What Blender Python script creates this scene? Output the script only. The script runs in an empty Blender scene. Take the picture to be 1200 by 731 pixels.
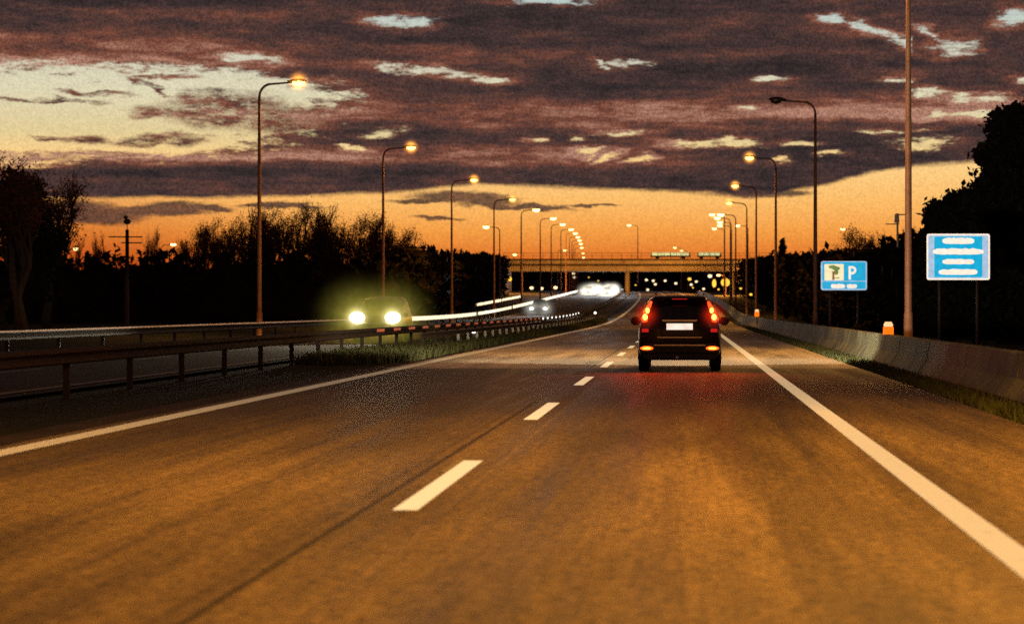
import bpy, math, random
import numpy as np
from mathutils import Vector, Matrix
R = math.radians
random.seed(7)
rng = np.random.default_rng(11)
scene = bpy.context.scene
col = scene.collection
F = 2595.0      # focal length in picture widths/1200
HC = 1.36       # eye height

# ------------------------------------------------------------------ road profile
_Z = np.array([-300, 150, 170, 190, 215, 236, 272, 314, 356, 398, 440, 482, 524, 566, 608, 692, 760, 850, 1200, 3000.])
_E = np.array([0, 0, 0.03, .13, .42, .78, 1.45, 2.2, 2.9, 3.55, 4.2, 4.75, 5.15, 5.55, 5.95, 6.4, 6.5, 6.3, 5, 5.])
_dz = np.arange(-300, 3000, 2.0)
_ev = np.interp(_dz, _Z, _E)
_k = np.hanning(31); _k /= _k.sum()
_ev = np.convolve(np.pad(_ev, 15, mode='edge'), _k, mode='valid')
def E(z): return float(np.interp(z, _dz, _ev))
def C(z):
    if z < 230: return 0.0
    if z < 760: return -6e-5 * (z - 230) ** 2
    return -6e-5 * 530 ** 2 - 0.0636 * (z - 760)
def P(X, Z, h=0.0): return Vector((X + C(Z), Z, E(Z) + h))
def at(px, py, Z):                       # measured point of the place at distance Z
    return Vector(((px - 803) * Z / F, Z, HC + (361 - py) * Z / F))

# ------------------------------------------------------------------ materials
def newmat(name):
    m = bpy.data.materials.new(name); m.use_nodes = True
    nt = m.node_tree; b = nt.nodes['Principled BSDF']
    return m, nt, b
def N(nt, t, **kw):
    n = nt.nodes.new(t)
    for k, v in kw.items():
        if k.startswith('i_'): n.inputs[k[2:].replace('_', ' ')].default_value = v
        else: setattr(n, k, v)
    return n
def mat(name, c, rough=.6, metal=0.0, var=.25, scale=6.0, bump=0.0, stretch=None, spec=.5):
    m, nt, b = newmat(name)
    tc = N(nt, 'ShaderNodeTexCoord'); mp = N(nt, 'ShaderNodeMapping')
    nt.links.new(tc.outputs['Object'], mp.inputs[0])
    if stretch: mp.inputs['Scale'].default_value = stretch
    nz = N(nt, 'ShaderNodeTexNoise', i_Scale=scale, i_Detail=6.0, i_Roughness=.65)
    nt.links.new(mp.outputs[0], nz.inputs['Vector'])
    r = N(nt, 'ShaderNodeValToRGB')
    r.color_ramp.elements[0].position = .3; r.color_ramp.elements[1].position = .72
    r.color_ramp.elements[0].color = (*[x * (1 - var) for x in c], 1)
    r.color_ramp.elements[1].color = (*[min(1, x * (1 + var)) for x in c], 1)
    nt.links.new(nz.outputs[0], r.inputs[0]); nt.links.new(r.outputs[0], b.inputs['Base Color'])
    b.inputs['Roughness'].default_value = rough; b.inputs['Metallic'].default_value = metal
    b.inputs['Specular IOR Level'].default_value = spec
    if bump:
        bp = N(nt, 'ShaderNodeBump', i_Strength=bump, i_Distance=.02)
        nt.links.new(nz.outputs[0], bp.inputs['Height']); nt.links.new(bp.outputs[0], b.inputs['Normal'])
    return m
def emit(name, c, s, var=0.0):
    m, nt, b = newmat(name)
    b.inputs['Base Color'].default_value = (*[min(.8, x) for x in c], 1)
    b.inputs['Emission Color'].default_value = (*c, 1)
    b.inputs['Emission Strength'].default_value = s
    b.inputs['Roughness'].default_value = .35
    m.cycles.emission_sampling = 'NONE'
    if var:
        nz = N(nt, 'ShaderNodeTexNoise', i_Scale=5.0, i_Detail=3.0)
        tc = N(nt, 'ShaderNodeTexCoord'); nt.links.new(tc.outputs['Object'], nz.inputs['Vector'])
        mr = N(nt, 'ShaderNodeMapRange'); mr.inputs['To Min'].default_value = s * (1 - var); mr.inputs['To Max'].default_value = s * (1 + var)
        mr.inputs['From Min'].default_value = .35; mr.inputs['From Max'].default_value = .65
        nt.links.new(nz.outputs[0], mr.inputs[0]); nt.links.new(mr.outputs[0], b.inputs['Emission Strength'])
    return m

M = {}
M['pole'] = mat('galvanised_steel', (.24, .11, .06), .6, .3, .3, 3)
M['darkpole'] = mat('dark_painted_steel', (.03, .02, .018), .5, .3, .2, 3)
M['rail'] = mat('rail_steel', (.42, .38, .32), .42, .55, .3, 2.0, .1)
M['raildark'] = mat('unlit_rail_steel', (.028, .018, .012), .7, .1, .5, 2.0, .1)  # dark copy of the rail steel: lack of headlight put into its colour
M['concrete'] = mat('barrier_concrete', (.12, .118, .068), .85, 0, .95, .9, .5)
M['concrete_far'] = mat('bridge_concrete', (.30, .26, .21), .85, 0, .3, .6, .4)
M['concrete_dark'] = mat('shaded_concrete', (.06, .045, .035), .9, 0, .4, .6, .3)  # shadow bands of the bridge edge put into the concrete colour
M['bark'] = mat('bark', (.035, .022, .015), .9, 0, .4, 5)
M['leafred'] = mat('dry_leaves', (.06, .022, .010), .8, 0, .4, 3)
m_l, nt_l, b_l = newmat('backlit_leaves'); b_l.inputs['Base Color'].default_value = (.07, .025, .010, 1); b_l.inputs['Roughness'].default_value = .8
tr_ = N(nt_l, 'ShaderNodeBsdfTranslucent'); tr_.inputs[0].default_value = (.34, .10, .03, 1); mx_ = N(nt_l, 'ShaderNodeMixShader'); mx_.inputs[0].default_value = .6
nzl = N(nt_l, 'ShaderNodeTexNoise', i_Scale=.8); tcl = N(nt_l, 'ShaderNodeTexCoord'); nt_l.links.new(tcl.outputs['Object'], nzl.inputs['Vector']); nt_l.links.new(nzl.outputs[0], mx_.inputs[0])
nt_l.links.new(b_l.outputs[0], mx_.inputs[1]); nt_l.links.new(tr_.outputs[0], mx_.inputs[2]); nt_l.links.new(mx_.outputs[0], nt_l.nodes['Material Output'].inputs[0])
M['leafred'] = m_l
M['leafdark'] = mat('dark_leaves', (.012, .013, .008), .85, 0, .5, 2, spec=.15)
M['leafwood'] = mat('wood_leaves', (.018, .011, .006), .9, 0, .6, .6, spec=.1)
M['grassblade'] = mat('grass_blades', (.07, .075, .02), .8, 0, .5, 2)
M['carblack'] = mat('black_car_paint', (.03, .018, .013), .25, .45, .3, 2)
M['cargrey'] = mat('grey_car_paint', (.09, .08, .07), .3, .5, .2, 2)
M['glass'] = mat('dark_car_glass', (.006, .005, .006), .06, 0, .2, 1)
M['trim'] = mat('black_plastic', (.015, .013, .012), .6, 0, .3, 8)
M['chrome'] = mat('chrome', (.75, .68, .55), .22, 1.0, .1, 6)
M['tyre'] = mat('tyre_rubber', (.010, .009, .009), .85, 0, .3, 10)
M['rim'] = mat('alloy_rim', (.35, .33, .3), .35, .9, .1, 4)
M['signblue'] = emit('blue_reflective_sheet', (.0, .40, .70), .85, .12)  # sign sheets glow to stand in for headlight they send back
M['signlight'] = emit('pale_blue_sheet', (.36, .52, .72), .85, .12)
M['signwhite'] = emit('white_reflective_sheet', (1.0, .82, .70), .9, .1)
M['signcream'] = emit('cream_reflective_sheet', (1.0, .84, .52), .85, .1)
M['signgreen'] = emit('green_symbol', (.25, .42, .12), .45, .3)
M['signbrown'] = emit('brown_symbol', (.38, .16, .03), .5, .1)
M['signback'] = mat('sign_back', (.10, .10, .10), .6, .5, .2, 4)
M['sodium'] = emit('sodium_bowl', (1.0, .50, .12), 8.0)
M['sodiumfar'] = emit('sodium_bowl_far', (1.0, .60, .22), 7.0)
M['unlit'] = mat('unlit_bowl', (.05, .03, .02), .3, 0, .1, 6)
M['headl'] = emit('headlamp_lens', (1.0, .86, .50), 7.0)
M['headl'].cycles.emission_sampling = 'AUTO'
M['headlcool'] = emit('cool_headlamp_lens', (.9, .95, 1.0), 6.0)
M['brake'] = emit('brake_lamp', (1.0, .055, .008), 2.6, .5)
M['brakecore'] = emit('brake_lamp_bulb', (1.0, .40, .06), 5.0)
M['reardim'] = emit('rear_reflector', (.9, .02, .02), .45)
M['fogl'] = emit('rear_bumper_lamp', (1.0, .12, .01), 2.4)
M['foghot'] = emit('rear_bumper_bulb', (1.0, .42, .05), 4.0)
M['plate'] = emit('number_plate_sheet', (1.0, .80, .66), 1.0, .2)  # plate and reflectors below glow in place of returned headlight
M['orange'] = emit('orange_reflector', (1.0, .16, .005), 1.3)
M['cream'] = emit('cream_reflector', (1.0, .62, .3), 1.1)
M['whitedot'] = emit('white_reflector', (1.0, .9, .8), 3.0)
M['lampwhite'] = emit('white_lamp', (1.0, .74, .42), 1.6)
M['trail'] = emit('lit_rail_glow', (1.0, .84, .52), 1.15, .25)  # glow standing in for headlight on the rail, here and below
M['traildim'] = emit('dim_rail_glow', (1.0, .45, .2), .16, .4)
M['lampyellow'] = emit('yellow_lamp', (1.0, .52, .05), 1.6, .3)
M['greenlit'] = emit('green_lit_panel', (.50, .72, .42), .62, .35)
M['spacer'] = emit('lit_spacer_red', (.55, .13, .06), .42, .3)  # glow standing in for light on the rail spacers, here and below
M['spacerw'] = emit('lit_spacer_white', (.95, .95, .85), 2.0)

def paint_mat(name, c, wear):
    m, nt, b = newmat(name)
    g = N(nt, 'ShaderNodeNewGeometry')
    nz = N(nt, 'ShaderNodeTexNoise', i_Scale=9.0, i_Detail=8.0, i_Roughness=.75)
    nt.links.new(g.outputs['Position'], nz.inputs['Vector'])
    r = N(nt, 'ShaderNodeValToRGB')
    r.color_ramp.elements[0].position = wear; r.color_ramp.elements[0].color = (.16, .13, .09, 1)
    r.color_ramp.elements[1].position = wear + .12; r.color_ramp.elements[1].color = (*c, 1)
    nt.links.new(nz.outputs[0], r.inputs[0]); nt.links.new(r.outputs[0], b.inputs['Base Color'])
    b.inputs['Roughness'].default_value = .55
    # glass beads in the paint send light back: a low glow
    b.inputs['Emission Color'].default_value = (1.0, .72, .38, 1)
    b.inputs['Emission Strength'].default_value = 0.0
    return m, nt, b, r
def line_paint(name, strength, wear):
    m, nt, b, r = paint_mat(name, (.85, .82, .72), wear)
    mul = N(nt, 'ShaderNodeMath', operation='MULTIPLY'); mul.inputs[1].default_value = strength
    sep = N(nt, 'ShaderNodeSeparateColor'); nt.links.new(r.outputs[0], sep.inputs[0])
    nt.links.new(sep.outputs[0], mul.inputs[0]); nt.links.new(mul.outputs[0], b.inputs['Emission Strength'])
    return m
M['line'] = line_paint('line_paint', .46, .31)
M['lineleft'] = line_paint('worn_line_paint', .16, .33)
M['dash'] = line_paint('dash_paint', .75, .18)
M['ghost'] = mat('faded_paint', (.20, .17, .12), .8, 0, .4, 8)

def road_mat():
    m, nt, b = newmat('asphalt')
    L = nt.links.new
    g = N(nt, 'ShaderNodeNewGeometry'); sp = N(nt, 'ShaderNodeSeparateXYZ'); L(g.outputs['Position'], sp.inputs[0])
    # fine aggregate
    n1 = N(nt, 'ShaderNodeTexNoise', i_Scale=9.0, i_Detail=6.0, i_Roughness=.95); L(g.outputs['Position'], n1.inputs['Vector'])
    # streaks along the travel direction
    mp = N(nt, 'ShaderNodeMapping'); mp.inputs['Scale'].default_value = (1.6, .045, 1); L(g.outputs['Position'], mp.inputs[0])
    n2 = N(nt, 'ShaderNodeTexNoise', i_Scale=1.5, i_Detail=5.0, i_Roughness=.6); L(mp.outputs[0], n2.inputs['Vector'])
    mp3 = N(nt, 'ShaderNodeMapping'); mp3.inputs['Scale'].default_value = (.5, .08, 1); L(g.outputs['Position'], mp3.inputs[0])
    n3 = N(nt, 'ShaderNodeTexNoise', i_Scale=1.2, i_Detail=3.0); L(mp3.outputs[0], n3.inputs['Vector'])  # broad blotches, contrast raised to imitate pools of lamp light
    def mr(src, a, b_, c, d, smooth=False):
        n = N(nt, 'ShaderNodeMapRange'); n.inputs['From Min'].default_value = a; n.inputs['From Max'].default_value = b_
        n.inputs['To Min'].default_value = c; n.inputs['To Max'].default_value = d
        if smooth: n.interpolation_type = 'SMOOTHSTEP'
        L(src, n.inputs[0]); return n.outputs[0]
    def mul(a, c, op='MULTIPLY'):
        n = N(nt, 'ShaderNodeMath', operation=op)
        for i, v in enumerate((a, c)):
            if isinstance(v, (int, float)): n.inputs[i].default_value = v
            else: L(v, n.inputs[i])
        return n.outputs[0]
    val = mul(mul(mr(n1.outputs[0], .35, .65, .05, 2.1), mr(n2.outputs[0], .3, .7, .62, 1.36)), mr(n3.outputs[0], .32, .68, .50, 1.45))
    mp4 = N(nt, 'ShaderNodeMapping'); mp4.inputs['Scale'].default_value = (9.0, .42, 1); L(g.outputs['Position'], mp4.inputs[0])
    n4 = N(nt, 'ShaderNodeTexNoise', i_Scale=2.0, i_Detail=5.0, i_Roughness=.85); L(mp4.outputs[0], n4.inputs['Vector'])
    val = mul(val, mr(n4.outputs[0], .3, .7, .70, 1.32))
    # paler stretch of road, sharp at its near end, fading out beyond
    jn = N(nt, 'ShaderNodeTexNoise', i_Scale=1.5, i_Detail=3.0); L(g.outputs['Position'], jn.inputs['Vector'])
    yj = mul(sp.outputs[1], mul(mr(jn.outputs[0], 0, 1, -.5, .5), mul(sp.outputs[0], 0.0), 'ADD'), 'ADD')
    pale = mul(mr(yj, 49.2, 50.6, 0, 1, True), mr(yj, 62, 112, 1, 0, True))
    # wheel-path darkening + seam along the lane joint
    def band(x0, w, depth):
        d = mul(mul(sp.outputs[0], -x0, 'ADD'), 0, 'ADD'); a = N(nt, 'ShaderNodeMath', operation='ABSOLUTE'); L(d, a.inputs[0])
        return mr(a.outputs[0], 0, w, depth, 1, True)
    val = mul(val, mr(yj, 15, 24, 1, .85, True)); val = mul(val, band(-2.16, .05, .22)); val = mul(val, band(-2.30, .06, .75))  # first factor darkens the colour past the near pool of lamp light
    val = mul(val, band(-1.62, .05, 1.35)); val = mul(val, band(-.9, .7, .74)); val = mul(val, band(.85, .6, .76))
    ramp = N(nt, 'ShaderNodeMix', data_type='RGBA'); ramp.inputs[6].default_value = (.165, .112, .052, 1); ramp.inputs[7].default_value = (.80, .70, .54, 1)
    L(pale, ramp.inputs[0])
    fin = N(nt, 'ShaderNodeMix', data_type='RGBA', blend_type='MULTIPLY'); fin.inputs[0].default_value = 1
    L(ramp.outputs[2], fin.inputs[6])
    cmb = N(nt, 'ShaderNodeCombineXYZ')
    for i in range(3): L(val, cmb.inputs[i])
    L(cmb.outputs[0], fin.inputs[7]); L(fin.outputs[2], b.inputs['Base Color'])
    L(mr(n2.outputs[0], .3, .7, .50, .75), b.inputs['Roughness'])
    b.inputs['Specular IOR Level'].default_value = .3
    bp = N(nt, 'ShaderNodeBump', i_Strength=.10, i_Distance=.004); L(n1.outputs[0], bp.inputs['Height']); L(bp.outputs[0], b.inputs['Normal'])
    return m
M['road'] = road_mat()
M['roadopp'] = mat('worn_asphalt', (.05, .030, .018), .8, 0, .4, 1.2, .1, (1, .1, 1), spec=.08)
M['shoulder'] = mat('shoulder_asphalt', (.045, .030, .022), .85, 0, .45, 3.0, .3, (1, .25, 1), spec=.2)
M['ground'] = mat('dark_grass_ground', (.022, .021, .010), .95, 0, .6, 1.2, .6, spec=.1)

# ------------------------------------------------------------------ mesh builder
class MB:
    def __init__(s): s.v = []; s.f = []; s.m = []
    def add(s, vs, fs, mi=0):
        o = len(s.v); s.v += [tuple(v) for v in vs]; s.f += [tuple(i + o for i in f) for f in fs]; s.m += [mi] * len(fs)
    def box(s, c, d, mi=0, rz=0.0, taper=1.0):
        vs = []
        for z in (-.5, .5):
            t = 1 if z < 0 else taper
            for x, y in ((-.5, -.5), (.5, -.5), (.5, .5), (-.5, .5)):
                X, Y = x * d[0] * t, y * d[1] * t
                vs.append((c[0] + X * math.cos(rz) - Y * math.sin(rz), c[1] + X * math.sin(rz) + Y * math.cos(rz), c[2] + z * d[2]))
        s.add(vs, [(3, 2, 1, 0), (4, 5, 6, 7), (0, 1, 5, 4), (1, 2, 6, 5), (2, 3, 7, 6), (3, 0, 4, 7)], mi)
    def tube(s, pts, rad, n=8, mi=0, cap=True):
        pts = [Vector(p) for p in pts]; rings = []
        up = Vector((0, 0, 1))
        for i, p in enumerate(pts):
            t = (pts[min(i + 1, len(pts) - 1)] - pts[max(i - 1, 0)]).normalized()
            a = t.cross(up if abs(t.z) < .9 else Vector((0, 1, 0))).normalized(); b = t.cross(a)
            r = rad[i] if isinstance(rad, (list, tuple)) else rad
            rings.append([p + (a * math.cos(2 * math.pi * k / n) + b * math.sin(2 * math.pi * k / n)) * r for k in range(n)])
        vs = [v for r in rings for v in r]; fs = []
        for i in range(len(pts) - 1):
            for k in range(n):
                fs.append((i * n + k, i * n + (k + 1) % n, (i + 1) * n + (k + 1) % n, (i + 1) * n + k))
        if cap: fs += [tuple(range(n)), tuple(range(len(vs) - 1, len(vs) - n - 1, -1))]
        s.add(vs, fs, mi)
    def ellipsoid(s, c, r, nu=14, nv=8, mi=0, zmin=-1, zmax=1):
        vs = []; fs = []
        a0, a1 = math.asin(zmin), math.asin(zmax)
        for j in range(nv + 1):
            a = a0 + (a1 - a0) * j / nv
            for i in range(nu):
                b = 2 * math.pi * i / nu
                vs.append((c[0] + r[0] * math.cos(a) * math.cos(b), c[1] + r[1] * math.cos(a) * math.sin(b), c[2] + r[2] * math.sin(a)))
        for j in range(nv):
            for i in range(nu): fs.append((j * nu + i, j * nu + (i + 1) % nu, (j + 1) * nu + (i + 1) % nu, (j + 1) * nu + i))
        s.add(vs, fs, mi)
    def sweep(s, prof, zs, off=0.0, close=True, mi=0, caps=True):
        """cross-section (X, height) carried along the road"""
        n = len(prof); vs = []
        for z in zs:
            for (x, h) in prof: vs.append(P(x + off, z, h))
        fs = []
        for i in range(len(zs) - 1):
            for k in range(n if close else n - 1):
                fs.append((i * n + k, i * n + (k + 1) % n, (i + 1) * n + (k + 1) % n, (i + 1) * n + k))
        if close and caps: fs += [tuple(range(n)), tuple((len(zs) - 1) * n + k for k in reversed(range(n)))]
        s.add(vs, fs, mi)
    def build(s, name, mats, parent=None, smooth=False):
        me = bpy.data.meshes.new(name); me.from_pydata(s.v, [], s.f); me.validate()
        mats = mats if isinstance(mats, (list, tuple)) else [mats]
        for m in mats: me.materials.append(m)
        if len(mats) > 1:
            for p, i in zip(me.polygons, s.m): p.material_index = i
        if smooth:
            for p in me.polygons: p.use_smooth = True
        o = bpy.data.objects.new(name, me); col.objects.link(o)
        if parent: o.parent = parent
        return o
def tag(o, label=None, cat=None, group=None, kind=None):
    if label: o['label'] = label
    if cat: o['category'] = cat
    if group: o['group'] = group
    if kind: o['kind'] = kind
    return o
def empty(name, loc, rz=0.0):
    o = bpy.data.objects.new(name, None); col.objects.link(o); o.location = loc; o.rotation_euler = (0, 0, rz)
    o.empty_display_size = .3
    return o
def copy_tree(o, parent=None):
    c = o.copy(); col.objects.link(c)
    if parent: c.parent = parent
    for ch in list(kids[o.name]) if o.name in kids else [x for x in bpy.data.objects if x.parent == o]: copy_tree(ch, c)
    return c
kids = {}
def remember(o):
    ch = [x for x in bpy.data.objects if x.parent == o]
    kids[o.name] = ch
    for x in ch: remember(x)
def lamp_light(kind, name, loc, energy, color, parent=None, size=.2, spot=None, blend=.5, aim=None):
    d = bpy.data.lights.new(name, kind); d.energy = energy; d.color = color; d.shadow_soft_size = size
    if kind == 'SPOT': d.spot_size = spot; d.spot_blend = blend
    o = bpy.data.objects.new(name, d); col.objects.link(o); o.location = loc
    if aim is not None: o.rotation_euler = Vector(aim).to_track_quat('-Z', 'Y').to_euler()
    if parent: o.parent = parent
    return o

def zrange(a, b):
    out = []; z = a
    while z < b: out.append(z); z += 4 if z < 200 else 8
    out.append(b); return out

# ------------------------------------------------------------------ ground and roads
ST = lambda o: tag(o, kind='structure')
g = MB(); zs = [-120] + zrange(-60, 900) + [1200, 1800, 2600, 6000]
prof = [(-3000, -.5), (-400, -.4), (-60, .1), (-27, .2), (-20.2, -.22), (-18.4, -.06), (-9.9, -.06), (-9.0, -.10), (-6.9, -.03), (4.0, -.03), (4.6, -.05), (6.0, -.15), (8.5, -.3), (60, .2), (400, -.4), (3000, -.5)]
g.sweep(prof, zs, close=False); ST(g.build('ground', M['ground']))
r = MB(); r.sweep([(-6.75, 0), (-4, .004), (-1.9, .008), (1.9, .006), (3.95, 0)], zrange(-60, 900), close=False)
# subdivide crossfall sheet is enough: the surface is one sheet
road = ST(r.build('road', M['road']))
s = MB(); s.sweep([(-7.35, -.012), (-6.752, 0.0)], zrange(-60, 900), close=False); ST(s.build('road_shoulder', M['shoulder']))
o_ = MB(); o_.sweep([(-18.0, 0), (-14.2, .02), (-10.3, 0)], zrange(-60, 900), close=False); opp = ST(o_.build('opposite_road', M['roadopp']))
def stripe(name, x0, x1, za, zb, m, parent, h=.010):
    b = MB(); b.sweep([(x0, h), (x1, h)], zrange(za, zb), close=False); return b.build(name, m, parent)
stripe('edge_line', 1.69, 1.91, -20, 700, M['line'], road, .012)
stripe('edge_line', -6.55, -6.27, -20, 700, M['lineleft'], road, .007)
stripe('edge_line', -10.9, -10.65, -20, 700, M['ghost'], opp, .014)
stripe('edge_line', -17.6, -17.35, -20, 700, M['ghost'], opp, .014)
z = 2.8
while z < 620:
    stripe('lane_dash', -1.96, -1.79, z, z + 4.8, M['dash'], road, .013); z += 12
z = -3.
while z < 620:
    stripe('lane_dash', -14.3, -14.1, z, z + 4, M['ghost'], opp, .025); z += 12
# worn remains of older markings
b = MB()
for (x, z0, l, w) in [(-2.02, 18.2, 1.6, .16), (-2.3, 45.5, 2.0, .2), (-1.1, 53, 2, .2), (-2.45, 54, 2.6, .3)]:
    b.sweep([(x, .0125), (x + w, .0125)], [z0, z0 + l * .5, z0 + l], close=False)
b.build('worn_marking', M['ghost'], road)

# ------------------------------------------------------------------ barriers
# right: low concrete barrier with a sloped foot
bm_ = MB()
prof = [(4.62, -.05), (4.62, .07), (4.80, .34), (4.86, .70), (4.90, .72), (5.02, .72), (5.06, .70), (5.12, .34), (5.3, .07), (5.3, -.05)]
rb = empty('concrete_barrier', P(4.96, 60, 0))
tag(rb, 'long low stained concrete barrier along the right shoulder', 'barrier')
zz = -10.0
while zz < 420:
    step = 6.0 if zz < 140 else 24.0
    m_ = MB(); seg = [zz + .06] + [zz + step * k / 4 for k in (1, 2, 3)] + [zz + step - .06]
    m_.sweep(prof, seg)
    m_.v = [(v[0] - rb.location.x, v[1] - rb.location.y, v[2] - rb.location.z) for v in m_.v]
    m_.build('barrier_block', M['concrete'], rb)
    zz += step
def guardrail(name, X, H, za, zb, mrail, mpost, label, side, step=4.0, postend=240, depth=.3):
    e = empty(name, P(X, max(za, 60), 0)); tag(e, label, 'guardrail')
    L = e.location
    d = depth
    w = [(0, H), (.055, H - .03 * d / .3), (.055, H - .09 * d / .3), (.0, H - d / 2), (.055, H - d + .09 * d / .3), (.055, H - d + .03 * d / .3), (0, H - d), (-.012, H - d), (-.012, H)]
    w = [(side * x, h) for x, h in w]
    m_ = MB(); m_.sweep(w, zrange(za, zb), off=X); m_.v = [(v[0] - L.x, v[1] - L.y, v[2] - L.z) for v in m_.v]
    m_.build('beam', mrail, e)
    z = za + 1; n = 0
    while z < min(zb, postend) and n < 95:
        p = P(X - side * .08, z, 0) - L
        m_ = MB(); m_.box((p.x, p.y, p.z + (H - .05) / 2 - .05), (.10, .06, H - .05 + .1)); m_.build('post', mpost if z > 78 else M['raildark'], e)  # nearer posts get the dark copy, as if out of the headlights
        z += step; n += 1
    return e
near = guardrail('guardrail', -8.1, .60, 68, 420, M['raildark'], M['rail'], 'nearer low steel guardrail in the grass of the median', 1, 3.6, 200, .16)
far = guardrail('guardrail', -9.7, .74, 10, 560, M['raildark'], M['raildark'], 'farther median guardrail with its lit spacers put in as glowing red and white dashes', 1, 4.0, 240, .26)
L = far.location
z = 70.; k = 0
while z < 205 and k < 60:
    p = P(-9.62, z, .66) - L
    m_ = MB(); m_.box((p.x, p.y, p.z), (.03, 1.5 if z < 150 else .8, .085 if z < 150 else .12))
    m_.build('reflector', M['spacerw'] if z > 148 else M['spacer'], far); z += 4.0 if z < 150 else 5.0; k += 1  # headlight caught by the spacers, put in as glowing blocks
outer = guardrail('guardrail', -18.6, .76, 30, 640, M['raildark'], M['raildark'], 'bright steel guardrail along the far edge of the opposite carriageway', 1, 5.0, 330)
ramp = guardrail('guardrail', -22.6, 1.0, 238, 310, M['rail'], M['raildark'], 'short separate guardrail behind the far edge rail, near the bridge', 1, 5.0, 310)
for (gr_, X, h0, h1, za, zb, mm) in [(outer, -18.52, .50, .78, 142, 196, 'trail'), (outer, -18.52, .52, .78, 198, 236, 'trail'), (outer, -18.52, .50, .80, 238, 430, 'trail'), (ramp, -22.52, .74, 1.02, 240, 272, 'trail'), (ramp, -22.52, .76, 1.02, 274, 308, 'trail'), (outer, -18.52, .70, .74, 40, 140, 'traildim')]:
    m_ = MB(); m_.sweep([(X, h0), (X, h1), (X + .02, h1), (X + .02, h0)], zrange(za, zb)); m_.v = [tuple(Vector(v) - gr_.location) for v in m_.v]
    m_.build('rail_glow', M[mm], gr_)  # headlit stretches of rail put in as glowing strips

def glow_mat(name, c, s):  # emission-only volume: lamp glare put in as a glowing ball
    m = bpy.data.materials.new(name); m.use_nodes = True; nt = m.node_tree; nt.nodes.clear()
    out = N(nt, 'ShaderNodeOutputMaterial'); v = N(nt, 'ShaderNodeVolumePrincipled'); v.inputs['Density'].default_value = 0.0
    v.inputs['Emission Color'].default_value = (*c, 1)
    tc = N(nt, 'ShaderNodeTexCoord'); ln = N(nt, 'ShaderNodeVectorMath', operation='LENGTH'); nt.links.new(tc.outputs['Object'], ln.inputs[0])
    mr = N(nt, 'ShaderNodeMapRange'); mr.inputs['From Min'].default_value = 0; mr.inputs['From Max'].default_value = 1; mr.inputs['To Min'].default_value = 1; mr.inputs['To Max'].default_value = 0
    pw = N(nt, 'ShaderNodeMath', operation='POWER'); pw.inputs[1].default_value = 3.6
    ml = N(nt, 'ShaderNodeMath', operation='MULTIPLY'); ml.inputs[1].default_value = s
    nt.links.new(ln.outputs['Value'], mr.inputs[0]); nt.links.new(mr.outputs[0], pw.inputs[0]); nt.links.new(pw.outputs[0], ml.inputs[0]); nzv = N(nt, 'ShaderNodeTexNoise', i_Scale=7.0, i_Detail=4.0, i_Roughness=.8); nt.links.new(tc.outputs['Object'], nzv.inputs['Vector'])
    m3 = N(nt, 'ShaderNodeMapRange'); m3.inputs['From Min'].default_value = .35; m3.inputs['From Max'].default_value = .65; m3.inputs['To Min'].default_value = .35; m3.inputs['To Max'].default_value = 1.65; nt.links.new(nzv.outputs[0], m3.inputs[0])
    m4 = N(nt, 'ShaderNodeMath', operation='MULTIPLY'); nt.links.new(ml.outputs[0], m4.inputs[0]); nt.links.new(m3.outputs[0], m4.inputs[1]); nt.links.new(m4.outputs[0], v.inputs['Emission Strength'])
    nt.links.new(v.outputs[0], out.inputs['Volume'])
    return m
def halo_(parent, loc, r, m, name='headlight_glow'):
    m_ = MB(); m_.ellipsoid((0, 0, 0), (1, 1, 1), 20, 12); o = m_.build(name, m, parent, True); o.location = loc; o.scale = (r, r, r); return o
M['haze'] = glow_mat('headlamp_glow', (.78, .66, .10), .55)
M['glowcore'] = glow_mat('bright_lamp_glow', (1, .85, .38), 5.5)
M['glowred'] = glow_mat('tail_lamp_glow', (1, .03, .006), 5.0)
M['glowfar'] = glow_mat('far_headlamp_glow', (1, .93, .74), 1.7)
M['glowlamp'] = glow_mat('sodium_glow', (1, .38, .05), 17.0)
M['glowcool'] = glow_mat('cool_headlamp_glow', (.8, .82, .70), .9)
# ------------------------------------------------------------------ street lamps
def make_lamp(lit=True, arm=1.8, H=12.0, side=1, power=0, bowl='sodium', scale=1.0, label='x', halo=False, glow=0):
    """side = direction of the arm (+1 to the right)"""
    e = empty('street_lamp', (0, 0, 0)); tag(e, label, 'street lamp')
    m_ = MB(); m_.tube([(0, 0, -.3), (0, 0, 1.2), (0, 0, 1.25), (0, 0, 6), (0, 0, H - .75)], [.14, .13, .11, .095, .065], 12); m_.build('pole', M['pole'], e, True)
    m_ = MB(); pts = []
    for i in range(9):
        t = i / 8 * math.pi / 2; pts.append((side * .55 * (1 - math.cos(t)), 0, H - .75 + .62 * math.sin(t)))
    pts.append((side * (arm - .25), 0, H - .05)); m_.tube(pts, [.06] * 8 + [.05, .04], 8); m_.build('arm', M['pole'], e, True)
    m_ = MB(); m_.ellipsoid((side * arm, 0, H + .0), (.42, .17, .14), 16, 6, 0, -.15, 1); m_.box((side * (arm - .33), 0, H - .02), (.3, .14, .12))
    m_.build('lamp_head', M['darkpole'], e, True)
    m_ = MB(); m_.ellipsoid((side * (arm + .04), 0, H - .03), (.30 * scale, .17 * scale, .20 * scale), 16, 8, 0, -1, .25)
    m_.build('lamp_glass', M[bowl] if lit else M['unlit'], e, True)
    if lit and power: lamp_light('SPOT', 'lamp_light', (side * arm, 0, H - .32), power, (1, .46, .075), e, .25, R(150), .8, (0, 0, -1))
    if lit and halo: halo_(e, (side * (arm + .04), 0, H - .03), .68, M['glowlamp'], 'lamp_glow')
    if glow: lamp_light('POINT', 'lamp_light', (side * arm, -.6, H - .1), glow, (1, .37, .05), e, .3)
    return e
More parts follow.
